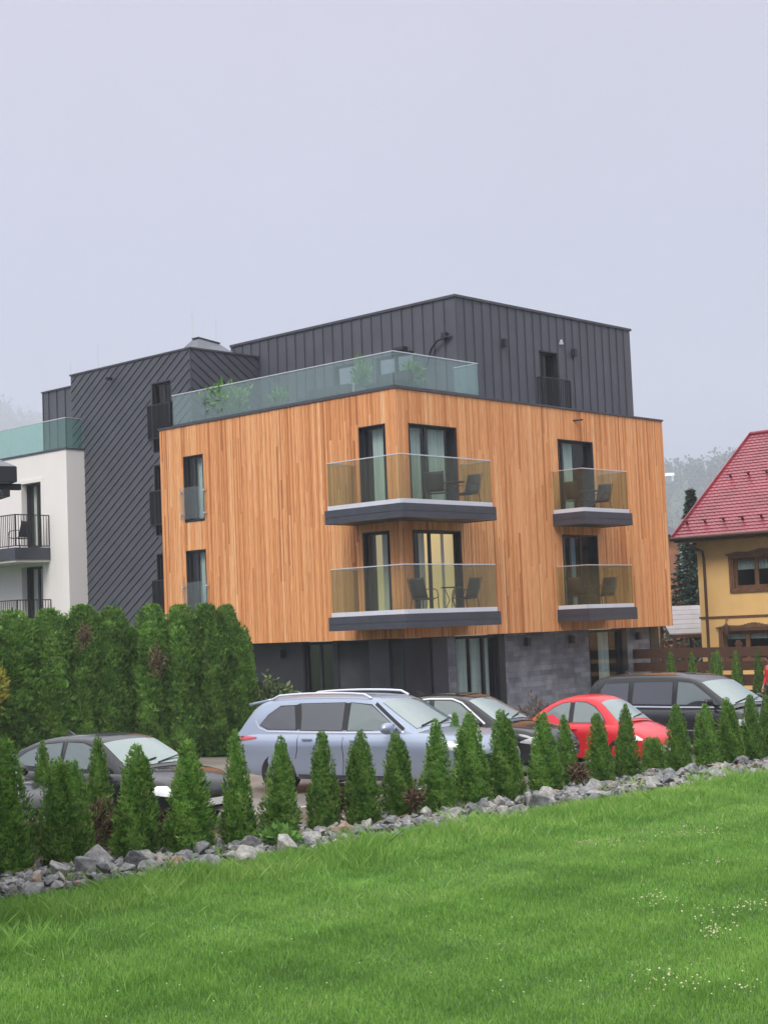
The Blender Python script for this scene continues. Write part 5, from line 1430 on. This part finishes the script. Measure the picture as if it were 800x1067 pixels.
J = [((0, 0, .95), (.13, .10)), ((0, 0, 1.15), (.125, .09)), ((.01, 0, 1.38), (.15, .10)), ((.0, 0, 1.49), (.06, .055)), ((.02, 0, 1.58), (.06, .065)), ((.03, 0, 1.66), (.078, .095)), ((.02, 0, 1.74), (.05, .06))]
Ed = [(0, 1), (1, 2), (2, 3), (3, 4), (4, 5), (5, 6)]
for sy in (-1, 1):
    b = len(J)
    J += [((0, sy * .10, .88), .085), ((.03, sy * .11, .50), .062), ((-.02, sy * .11, .10), .042), ((.02, sy * .115, .04), .04), ((.14, sy * .13, .03), .035)]
    Ed += [(0, b), (b, b + 1), (b + 1, b + 2), (b + 2, b + 3), (b + 3, b + 4)]
    c = len(J)
    J += [((0, sy * .19, 1.42), .06), ((-.03, sy * .25, 1.14), .046), ((.10, sy * .24, .90), .032), ((.13, sy * .24, .83), (.022, .04))]
    Ed += [(2, c), (c, c + 1), (c + 1, c + 2), (c + 2, c + 3)]
    for f_ in range(4):
        d = len(J); x0 = .115 + .018 * f_; J += [((x0, sy * (.235), .79), .010), ((x0 + .012, sy * .23, .755), .009), ((x0 + .006, sy * .222, .725 + .006 * abs(f_ - 1.5)), .007)]; Ed += [(c + 3, d), (d, d + 1), (d + 1, d + 2)]
    d = len(J); J += [((.165, sy * .225, .83), .011), ((.185, sy * .218, .80), .009), ((.188, sy * .212, .775), .008)]; Ed += [(c + 3, d), (d, d + 1), (d + 1, d + 2)]
skin_body('body', J, Ed, M['skin'], pe)
Jk = [((0, 0, .92), (.155, .125)), ((0, 0, 1.15), (.15, .115)), ((.01, 0, 1.38), (.17, .12)), ((.0, 0, 1.47), (.085, .08))]
Ek = [(0, 1), (1, 2), (2, 3)]
for sy in (-1, 1):
    c = len(Jk); Jk += [((0, sy * .20, 1.42), .075), ((-.03, sy * .26, 1.14), .062), ((.09, sy * .245, .93), .048)]; Ek += [(2, c), (c, c + 1), (c + 1, c + 2)]
skin_body('jacket', Jk, Ek, M['redcloth'], pe)
Jt = [((0, 0, .94), (.15, .12))]; Et = []
for sy in (-1, 1):
    c = len(Jt); Jt += [((0, sy * .10, .85), .105), ((.03, sy * .11, .50), .08), ((-.02, sy * .11, .12), .065)]; Et += [(0, c), (c, c + 1), (c + 1, c + 2)]
skin_body('trousers', Jt, Et, M['blackcloth'], pe)
hb = MB(); hb.lathe([(.001, .115), (.07, .10), (.098, .05), (.10, -.01), (.09, -.06)], 16, 'z', (.012, 0, 1.69)); hb.build('hair', M['hair'], pe, smooth=60)
fc = MB(); fc.lathe([(.001, .03), (.012, .02), (.016, -.02), (.001, -.03)], 8, 'z', (.128, 0, 1.645)); fc.build('nose', M['skin'], pe, smooth=60)
ey = MB()
for sy in (-1, 1): ey.lathe([(.001, .01), (.011, .004), (.011, -.004), (.001, -.01)], 8, 'z', (.118, sy * .033, 1.672))
ey.box(.112, .122, -.025, .025, 1.603, 1.611); ey.build('eyes', M['hair'], pe)
for sy in (-1, 1):
    sh_ = MB(); sh_.tube([(-.06, sy * .115, .04), (.02, sy * .12, .045), (.17, sy * .135, .035)], [.045, .05, .04], 10); sh_.build('shoe', M['blackcloth'], pe, smooth=50)

# ------------------------------------------------------------------ HILLS AND FAR WOODS
M['hill'] = mat('hill_grass', (.05, .08, .035), .95, 0, .3, .05)
M['forest'] = mat_tone('far_wood', [(.02, .035, .02), (.035, .055, .03), (.05, .075, .04)], .9, var=.2, vscale=.05)
def hill(name, cx_, cy_, rx, ry, h, seed, trees, hmin, hmax, skip=None, label_kind='structure'):
    def hh(x, y):
        q = ((x - cx_) / rx) ** 2 + ((y - cy_) / ry) ** 2
        return max(0, h * math.exp(-q * 1.4) * (1 + .12 * noise.noise((x * .02, y * .02, seed)))) - 1.0
    mb = MB(); mb.grid(lambda u, v: (cx_ + rx * 2.2 * (u * 2 - 1), min(3150, cy_ + ry * 2.2 * (v * 2 - 1)), hh(cx_ + rx * 2.2 * (u * 2 - 1), min(3150, cy_ + ry * 2.2 * (v * 2 - 1)))), 40, 40)
    struct(mb.build(name, M['hill'], smooth=60, recalc=False))
    rg = np.random.default_rng(seed); V, T = [], []
    for k in range(trees):
        x = cx_ + rx * rg.normal(0, .75); y = cy_ + ry * rg.normal(-.1, .55)
        if not (90 < y < 3120) or (skip and skip(x, y)): continue
        z = hh(x, y); th = rg.uniform(hmin, hmax); conif = rg.uniform() < .5; n = 44
        tt = rg.uniform(0.05, 1, n); a = rg.uniform(0, 6.28, n)
        if conif: r = th * .17 * (1 - tt) ** .8 * rg.uniform(.5, 1, n)
        else: r = th * .30 * np.sqrt(np.clip(1 - ((tt - .58) / .46) ** 2, 0.0, 1)) * rg.uniform(.4, 1, n)
        b = np.stack([x + r * np.cos(a), y + r * np.sin(a), z + th * tt], 1)
        d = np.stack([np.cos(a), np.sin(a), rg.uniform(.2, 1.4, n)], 1) + rg.normal(0, .3, (n, 3)); d /= np.linalg.norm(d, axis=1, keepdims=True)
        ln = rg.uniform(.10, .22, n) * th * .8
        V.append(diamonds(b, d, ln, ln * .7, rg.normal(0, 1, (n, 3)))); T.append(np.clip(rg.normal(rg.uniform(.3, .7), .15, n), 0, 1))
    v = np.concatenate(V); o = fast_mesh('far_wood', v, 4, M['forest'], np.concatenate(T)); struct(o, 'stuff')
    return hh
hR = hill('hill', 364, 1500, 460, 460, 137, 3, 4200, 14, 24)
hL = hill('hill', -768, 2600, 570, 570, 405, 4, 4200, 22, 38)
# white house on the misty slope
p = at(697, 495, 1180)
fh = thing('house', 'white house far off on the misty wooded hill', 'house', (p.x, p.y, p.z - 6.4), R(-15)); fh.scale = (1.15, 1.15, 1.15)
M['whiteroof'] = mat('white_sheet', (.85, .86, .88), .6)
M['greywall'] = mat('grey_wall', (.2, .22, .22), .9); mb = MB(); mb.box(-2.4, 1.2, 0, 5, 0, 5); mb.build('wall', M['greywall'], fh); mb = MB(); mb.box(1.2, 2.4, -.05, 5, 1.5, 5); mb.build('gable_wall', M['plaster'], fh)
mb = MB(); mb.add([(-3, -.6, 5.0), (3, -.6, 5.0), (3, 5.6, 5.0), (-3, 5.6, 5.0), (-3, 2.5, 7.2), (3, 2.5, 7.2)], [(0, 1, 5, 4), (2, 3, 4, 5), (0, 4, 3), (1, 2, 5), (0, 3, 2, 1)]); mb.build('roof', M['whiteroof'], fh)

# ------------------------------------------------------------------ ROCK BORDER
M['rock'] = mat_tone('broken_stone', [(.085, .09, .098), (.15, .155, .162), (.225, .228, .23), (.31, .30, .275), (.25, .175, .125)], .85, var=.4, vscale=7, bump=.6)
rr = random.Random(5)
def rock_mesh(seed, tone):
    r2 = random.Random(seed); bm = bmesh.new()
    sx, sy, sz = r2.uniform(.75, 1.2), r2.uniform(.6, 1.0), r2.uniform(.45, .75)
    for _ in range(r2.randint(10, 15)):
        d = Vector((r2.gauss(0, 1), r2.gauss(0, 1), r2.gauss(0, 1))).normalized() * r2.uniform(.38, .56)
        bm.verts.new((d.x * sx, d.y * sy, d.z * sz))
    g = bmesh.ops.convex_hull(bm, input=bm.verts)
    bmesh.ops.delete(bm, geom=[v for v in g['geom_interior'] if isinstance(v, bmesh.types.BMVert)] , context='VERTS')
    bmesh.ops.bevel(bm, geom=list(bm.edges), offset=.022, segments=1, affect='EDGES')
    bmesh.ops.triangulate(bm, faces=bm.faces); bmesh.ops.subdivide_edges(bm, edges=[e for e in bm.edges if e.calc_length() > .12], cuts=1, use_grid_fill=True)
    for v in bm.verts: v.co += v.normal * .010 * noise.noise(v.co * 9 + Vector((seed, 0, 0)))
    me = bpy.data.meshes.new('stone'); bm.to_mesh(me); bm.free()
    a = me.attributes.new('tone', 'FLOAT', 'FACE'); a.data.foreach_set('value', [tone] * len(me.polygons)); me.materials.append(M['rock'])
    return me
RM = [(rock_mesh(100 + i, tn), nm) for i, (tn, nm) in enumerate([(.2, 'dark grey'), (.3, 'dark grey'), (.42, 'grey'), (.38, 'grey'), (.5, 'grey'), (.45, 'grey'), (.62, 'pale grey'), (.7, 'pale grey'), (.55, 'grey'), (.35, 'grey'), (.8, 'pale sandy'), (.97, 'brownish'), (.28, 'dark grey'), (.66, 'pale grey')])]
placed = []
def nearest_tree(x, y):
    return min(tree_pos, key=lambda q: (q[0] - x) ** 2 + (q[1] - y) ** 2)[2]
def place_rock(s, t, size, lift=0.0, label=None, kind=None):
    x, y = st(s, t); me, nm = RM[kind if kind is not None else rr.randrange(len(RM))]
    o = bpy.data.objects.new('stone', me); COL.objects.link(o)
    o.location = (x, y, gz(x, y) + size * .20 + lift); o.rotation_euler = (rr.uniform(-.35, .35), rr.uniform(-.35, .35), rr.uniform(0, 6.28)); o.scale = (size * rr.uniform(.9, 1.2), size * rr.uniform(.85, 1.1), size * rr.uniform(.9, 1.2))
    sz = 'large' if size > .36 else ('fist sized' if size < .2 else 'middling')
    o['label'] = label or f"{sz} {nm} stone below the {nearest_tree(x, y)}"[:118]
    o['label'] = ' '.join(o['label'].split()[:16]).rstrip(',')
    o['category'] = 'stone'; o['group'] = 'stones in the rock border'
    placed.append((s, t, size))
smax = ELEN
tries = 0
def tree_line_t(s):
    return 1.05
for pxl, pyl, size, kind, lab in ((103, 905, .50, 4, 'large faceted grey stone, second biggest, under the twin tipped left thuja'), (88, 912, .44, 5, None), (138, 892, .42, 8, None), (148, 897, .38, 6, None), (266, 899, .50, 7, 'long pale slab of stone at the lawn edge below the blue SUV tail light'), (300, 887, .42, 13, None), (323, 878, .38, 6, None),
                           (197, 889, .40, 2, None), (612, 830, .46, 9, 'large grey boulder below the narrow thuja before the middle black car'), (622, 832, .44, 6, None), (560, 842, .44, 5, None), (575, 838, .4, 13, None), (690, 815, .44, 9, None), (700, 812, .38, 3, None), (250, 907, .18, 11, 'small brick red stone among the grey ones, left of the long pale slab')):
    g = on_ground(pxl, pyl + 3); s_, t_ = to_st(g.x, g.y); place_rock(s_, t_, size, 0.02, lab, kind)
while len(placed) < 290 and tries < 9000:
    tries += 1
    s_ = rr.uniform(-.6, smax + .8); t_ = -.08 + 1.3 * rr.betavariate(1.3, 1.6)
    size = rr.choice((.16, .18, .2, .22, .26, .3, .36)) * rr.uniform(.85, 1.15)
    if any((s_ - a) ** 2 + (t_ - b) ** 2 < (.36 * (size + c)) ** 2 for a, b, c in placed): continue
    place_rock(s_, t_, size, .10 * math.sin(min(1, t_ / 1.2) * PI) * rr.uniform(.2, 1))
# the small rubble between them
rg = np.random.default_rng(9); rub = MB()
protoV = []
for i in range(10):
    me = RM[i][0]; protoV.append(None)
hulls = []
for i in range(10):
    bm = bmesh.new(); r2 = random.Random(300 + i)
    for _ in range(9): d = Vector((r2.gauss(0, 1), r2.gauss(0, 1), r2.gauss(0, .7))).normalized() * r2.uniform(.4, .55); bm.verts.new(d)
    g = bmesh.ops.convex_hull(bm, input=bm.verts); bmesh.ops.delete(bm, geom=[v for v in g['geom_interior'] if isinstance(v, bmesh.types.BMVert)], context='VERTS')
    bm.verts.index_update(); hulls.append(([v.co.copy() for v in bm.verts], [tuple(v.index for v in f.verts) for f in bm.faces])); bm.free()
for k in range(5600):
    s_ = rr.uniform(-2.5, smax + 5); t_ = rr.uniform(.02, 1.75); t_ = t_ if rr.random() < .8 else rr.uniform(1.2, 2.3); x, y = st(s_, t_)
    sz = rr.choice((.06, .08, .1, .13, .16)) * rr.uniform(.8, 1.2); hv, hf = hulls[rr.randrange(10)]
    rub.tone = min(1, max(0, rr.gauss(.45, .22))); E_ = Matrix.Rotation(rr.uniform(0, 6.28), 3, 'Z') @ Matrix.Rotation(rr.uniform(-.6, .6), 3, 'X')
    z = gz(x, y) + sz * .2 + (.05 if .2 < t_ < 1.1 else 0) * rr.random()
    rub.add([E_ @ (v * sz) + Vector((x, y, z)) for v in hv], hf)
struct(rub.build('rubble', M['rock'], tone=True, recalc=False), 'stuff')

# ------------------------------------------------------------------ GRASS
M['grass'] = mat_tone('grass_blades', [(.105, .23, .040), (.165, .34, .060), (.225, .43, .082), (.30, .48, .115), (.42, .51, .19)], .5, var=.12, vscale=.9, transl=.35, spec=.3)
rg = np.random.default_rng(77)
def gz_np(x, y):
    return np.zeros_like(x)      # the lawn is level
def patchy(x, y, sc, ph):
    return (np.sin(x * sc + ph) * np.sin(y * sc * 1.13 + 1.7 * ph) + .6 * np.sin(x * sc * 2.3 - y * sc * 1.9 + ph * 2.1) + .4 * np.sin(x * sc * 4.1 + y * sc * 3.7 + ph)) / 2
def blades(n, s, t, hmean, wid, lean=.45, seed=0, tone_shift=0.0):
    x = P0.x + SD.x * s + TD.x * t; y = P0.y + SD.y * s + TD.y * t
    dist = np.sqrt(x * x + y * y)
    h = hmean * rg.uniform(.55, 1.35, n) * (1 + .35 * patchy(x, y, 1.1, .7))
    a = rg.uniform(0, 6.28, n); w = wid * rg.uniform(.7, 1.3, n) * (dist / 14) ** .6
    ln = np.abs(rg.normal(0, lean, n)) * h; b = rg.uniform(0, 6.28, n)
    z = gz_np(x, y) - .028
    v = np.empty((n, 4, 3))
    dx, dy = np.cos(a) * w / 2, np.sin(a) * w / 2
    v[:, 0] = np.stack([x - dx, y - dy, z], 1); v[:, 1] = np.stack([x + dx, y + dy, z], 1)
    mx_, my = x + np.cos(b) * ln * .50, y + np.sin(b) * ln * .50
    v[:, 2] = np.stack([x + np.cos(b) * ln, y + np.sin(b) * ln, z + h * .97], 1)
    v[:, 3] = np.stack([mx_ - dx * .8, my - dy * .8, z + h * .56], 1)
    tone = np.clip(.33 + .22 * patchy(x, y, .9, 2.2) + .17 * patchy(x, y, 3.1, .4) + .06 * (y - 14) / 10 + rg.normal(0, .17, n) + tone_shift, 0, 1)
    return v, tone
def in_view(s, t, n, dens_pow=1.5):
    x = P0.x + SD.x * s + TD.x * t; y = P0.y + SD.y * s + TD.y * t
    d = np.maximum(y, 1)
    ok = (y > 9.6) & (x < .262 * y + 4.0) & (x > -.262 * y - 2.0) & (y < 36)
    ok &= rg.uniform(0, 1, len(s)) < np.minimum(1, (12.5 / d) ** dens_pow)
    return s[ok], t[ok]
N0 = 3000000
s = rg.uniform(-10, 36, N0); t = rg.uniform(-17, .0, N0) ; s, t = in_view(s, t, N0)
V1, T1 = blades(len(s), s, t, .045, .0085)
N1 = 150000
s = rg.uniform(-2, 30, N1); t = .06 - np.abs(rg.normal(0, .55, N1)); keep = rg.uniform(0, 1, N1) < .35 + .65 * (patchy(s * 1.7, t * .3, 1.3, 3.3) > .05); s, t = s[keep], t[keep]; s, t = in_view(s, t, N1, .8)
V2, T2 = blades(len(s), s, t, .125, .0075, .55, tone_shift=.20)
# longer tufts at the edge of the stones
TV, TT = [], []
for (px, py, n, hh_, rad) in ((375, 893, 420, .36, .25), (385, 897, 300, .3, .3), (285, 912, 160, .24, .2), (160, 925, 260, .26, .35), (60, 955, 260, .26, .4), (15, 990, 240, .28, .3), (240, 915, 200, .22, .3), (510, 862, 320, .24, .5), (535, 856, 240, .24, .4), (640, 842, 260, .22, .5), (720, 828, 240, .2, .4), (455, 872, 220, .22, .4), (110, 1030, 150, .14, .3), (780, 815, 200, .2, .4), (200, 935, 150, .2, .3)):
    g = on_ground(px, py); s0, t0 = to_st(g.x, g.y)
    v, q = blades(n, s0 + rg.normal(0, rad, n), np.minimum(t0 + rg.normal(0, rad * .5, n), .12), hh_ * .8, .0065, .5, tone_shift=.12); TV.append(v); TT.append(q)
# broad weed blades scattered
rs_ = random.Random(8)
for k in range(46):
    n = rs_.randint(40, 130); s0 = rs_.uniform(-.5, ELEN + .5); t0 = rs_.uniform(-.5, .25) if k % 3 else rs_.uniform(.2, .9)
    v, q = blades(n, s0 + rg.normal(0, .14, n), t0 + rg.normal(0, .09, n), rs_.uniform(.12, .26), .0075, .55, tone_shift=rs_.uniform(.05, .35)); TV.append(v); TT.append(q)
N2 = 5200; s = rg.uniform(-3, 30, N2); t = -np.abs(rg.normal(0, 2.2, N2)); s, t = in_view(s, t, N2, .5)
v, q = blades(len(s), s, t, .09, .009, .8, tone_shift=.14); TV.append(v); TT.append(q)
V = np.concatenate([V1, V2] + TV); T = np.concatenate([T1, T2] + TT)
struct(fast_mesh('grass', V, 4, M['grass'], T), 'stuff')
print('grass blades', len(V))
# clover heads in drifts
M['clover'] = mat_tone('clover_heads', [(.36, .38, .20), (.5, .5, .32), (.62, .60, .38)], .8)
fl = MB(); r3 = random.Random(17)
CL = [(560, 325, 26, 24, 12), (690, 390, 30, 30, 14), (590, 490, 40, 75, 22), (700, 350, 20, 50, 12), (470, 203, 16, 20, 8), (410, 205, 8, 10, 4), (705, 245, 16, 30, 6), (640, 180, 30, 60, 10), (760, 510, 10, 20, 6), (765, 335, 20, 20, 6)]
for (cx_, cy_, n, rx, ry) in CL:
    for k in range(int(n * 1.1)):
        px = 400 + (cx_ + r3.gauss(0, rx * .95)) / 2.0; py = 780 + (cy_ + r3.gauss(0, ry * .8)) / 2.0
        g = on_ground(px, py); s_, t_ = to_st(g.x, g.y)
        if t_ > 0: continue
        fl.tone = r3.random(); z = g.z + r3.uniform(.035, .07); r_ = r3.uniform(.005, .010)
        fl.lathe([(.001, -r_), (r_, -r_ * .3), (r_, r_ * .4), (.001, r_)], 6, 'z', (g.x, g.y, z))
for k in range(120):
    px, py = r3.uniform(0, 800), r3.uniform(850, 1067); g = on_ground(px, py); s_, t_ = to_st(g.x, g.y)
    if t_ > -.2: continue
    fl.tone = r3.random(); r_ = r3.uniform(.004, .008); fl.lathe([(.001, -r_), (r_, -r_ * .3), (r_, r_ * .4), (.001, r_)], 6, 'z', (g.x, g.y, g.z + r3.uniform(.04, .07)))
struct(fl.build('clover_flowers', M['clover'], tone=True, recalc=False), 'stuff')
# bright green weed among the stones
g = on_ground(293, 886); o = leaf_blob('weed_plant', 260, .12, (.2, .18, .13), 71, M['terraceleaf'], None, up=.7); o.location = (g.x, g.y, g.z + .13); tag(o, 'bright green leafy weed among the stones below the blue SUV rear wheel', 'plant')

# ------------------------------------------------------------------ SKY, SUN, HAZE, CAMERA
W = bpy.data.worlds.new('World'); SC.world = W; W.use_nodes = True
N, L = W.node_tree.nodes, W.node_tree.links
bg = N['Background']
SUN_EL, SUN_AZ = R(48), R(200)     # azimuth measured clockwise from +Y: sun behind the camera, a little to the left
sky = N.new('ShaderNodeTexSky'); sky.sky_type = 'NISHITA'; sky.sun_disc = False; sky.sun_elevation = SUN_EL; sky.sun_rotation = SUN_AZ
sky.air_density = 1.5; sky.dust_density = 5; sky.ozone_density = 1
# closed cloud deck over the clear sky: brighter overhead, like any overcast
tc = N.new('ShaderNodeTexCoord'); sp = N.new('ShaderNodeSeparateXYZ'); L.new(tc.outputs['Generated'], sp.inputs['Vector'])
rp_ = N.new('ShaderNodeValToRGB'); el = rp_.color_ramp.elements
rp_.color_ramp.interpolation = 'EASE'
el[0].position = 0.0; el[0].color = (2.9, 3.05, 4.95, 1); el[1].position = 1.0; el[1].color = (15.5, 15.2, 15.3, 1)
e = el.new(.10); e.color = (2.9, 3.05, 4.8, 1); e = el.new(.38); e.color = (3.7, 3.55, 4.4, 1); e = el.new(.6); e.color = (13, 12.8, 12.9, 1)
L.new(sp.outputs['Z'], rp_.inputs['Fac'])
nz = N.new('ShaderNodeTexNoise'); nz.inputs['Scale'].default_value = 1.9; nz.inputs['Detail'].default_value = 5; L.new(tc.outputs['Generated'], nz.inputs['Vector'])
mr = N.new('ShaderNodeMapRange'); mr.inputs['From Min'].default_value = .3; mr.inputs['From Max'].default_value = .7; mr.inputs['To Min'].default_value = .90; mr.inputs['To Max'].default_value = 1.10; L.new(nz.outputs['Fac'], mr.inputs['Value'])
mm = N.new('ShaderNodeMix'); mm.data_type = 'RGBA'; mm.blend_type = 'MULTIPLY'; mm.inputs['Factor'].default_value = 1; L.new(rp_.outputs['Color'], mm.inputs['A']); L.new(mr.outputs['Result'], mm.inputs['B'])
mx = N.new('ShaderNodeMix'); mx.data_type = 'RGBA'; mx.inputs['Factor'].default_value = .94; L.new(sky.outputs['Color'], mx.inputs['A']); L.new(mm.outputs['Result'], mx.inputs['B'])
L.new(mx.outputs['Result'], bg.inputs['Color']); bg.inputs['Strength'].default_value = .1
sl_ = bpy.data.lights.new('sun', 'SUN'); sl_.energy = 1.5; sl_.angle = R(22); sl_.color = (1, .96, .90)
so = bpy.data.objects.new('sun', sl_); COL.objects.link(so)
dv = Vector((math.sin(SUN_AZ) * math.cos(SUN_EL), math.cos(SUN_AZ) * math.cos(SUN_EL), math.sin(SUN_EL)))
so.rotation_euler = dv.to_track_quat('Z', 'Y').to_euler()

HZ = bpy.data.materials.new('rain_haze'); HZ.use_nodes = True
N, L = HZ.node_tree.nodes, HZ.node_tree.links; N.remove(N['Principled BSDF'])
pv = N.new('ShaderNodeVolumePrincipled'); pv.inputs['Color'].default_value = (.86, .90, 1.0, 1); pv.inputs['Density'].default_value = .0006; pv.inputs['Anisotropy'].default_value = 0.2
L.new(pv.outputs['Volume'], N['Material Output'].inputs['Volume'])
mb = MB(); mb.box(-3190, 3190, -75, 3190, -2.2, 480); hzo = struct(mb.build('haze', HZ), 'stuff')

cam = bpy.data.cameras.new('camera'); co = bpy.data.objects.new('camera', cam); COL.objects.link(co)
cam.sensor_fit = 'VERTICAL'; cam.sensor_height = 36; cam.sensor_width = 36; cam.lens = F_PX * 36 / 1067
cam.clip_start = .1; cam.clip_end = 6000
m4 = Matrix.Identity(4)
for i, vec in enumerate((RT, UP, -FW)):
    for j in range(3): m4[j][i] = vec[j]
m4.translation = EYE; co.matrix_world = m4
SC.camera = co
SC.view_settings.view_transform = 'Standard'; SC.view_settings.look = 'None'; SC.view_settings.gamma = 1; SC.view_settings.exposure = 0.55; SC.view_settings.use_curve_mapping = False
SC.render.engine = 'CYCLES'
cy = SC.cycles; cy.max_bounces = 8; cy.diffuse_bounces = 3; cy.glossy_bounces = 4; cy.transmission_bounces = 4; cy.transparent_max_bounces = 16; cy.volume_bounces = 1
cy.use_denoising = True; cy.caustics_reflective = False; cy.caustics_refractive = False
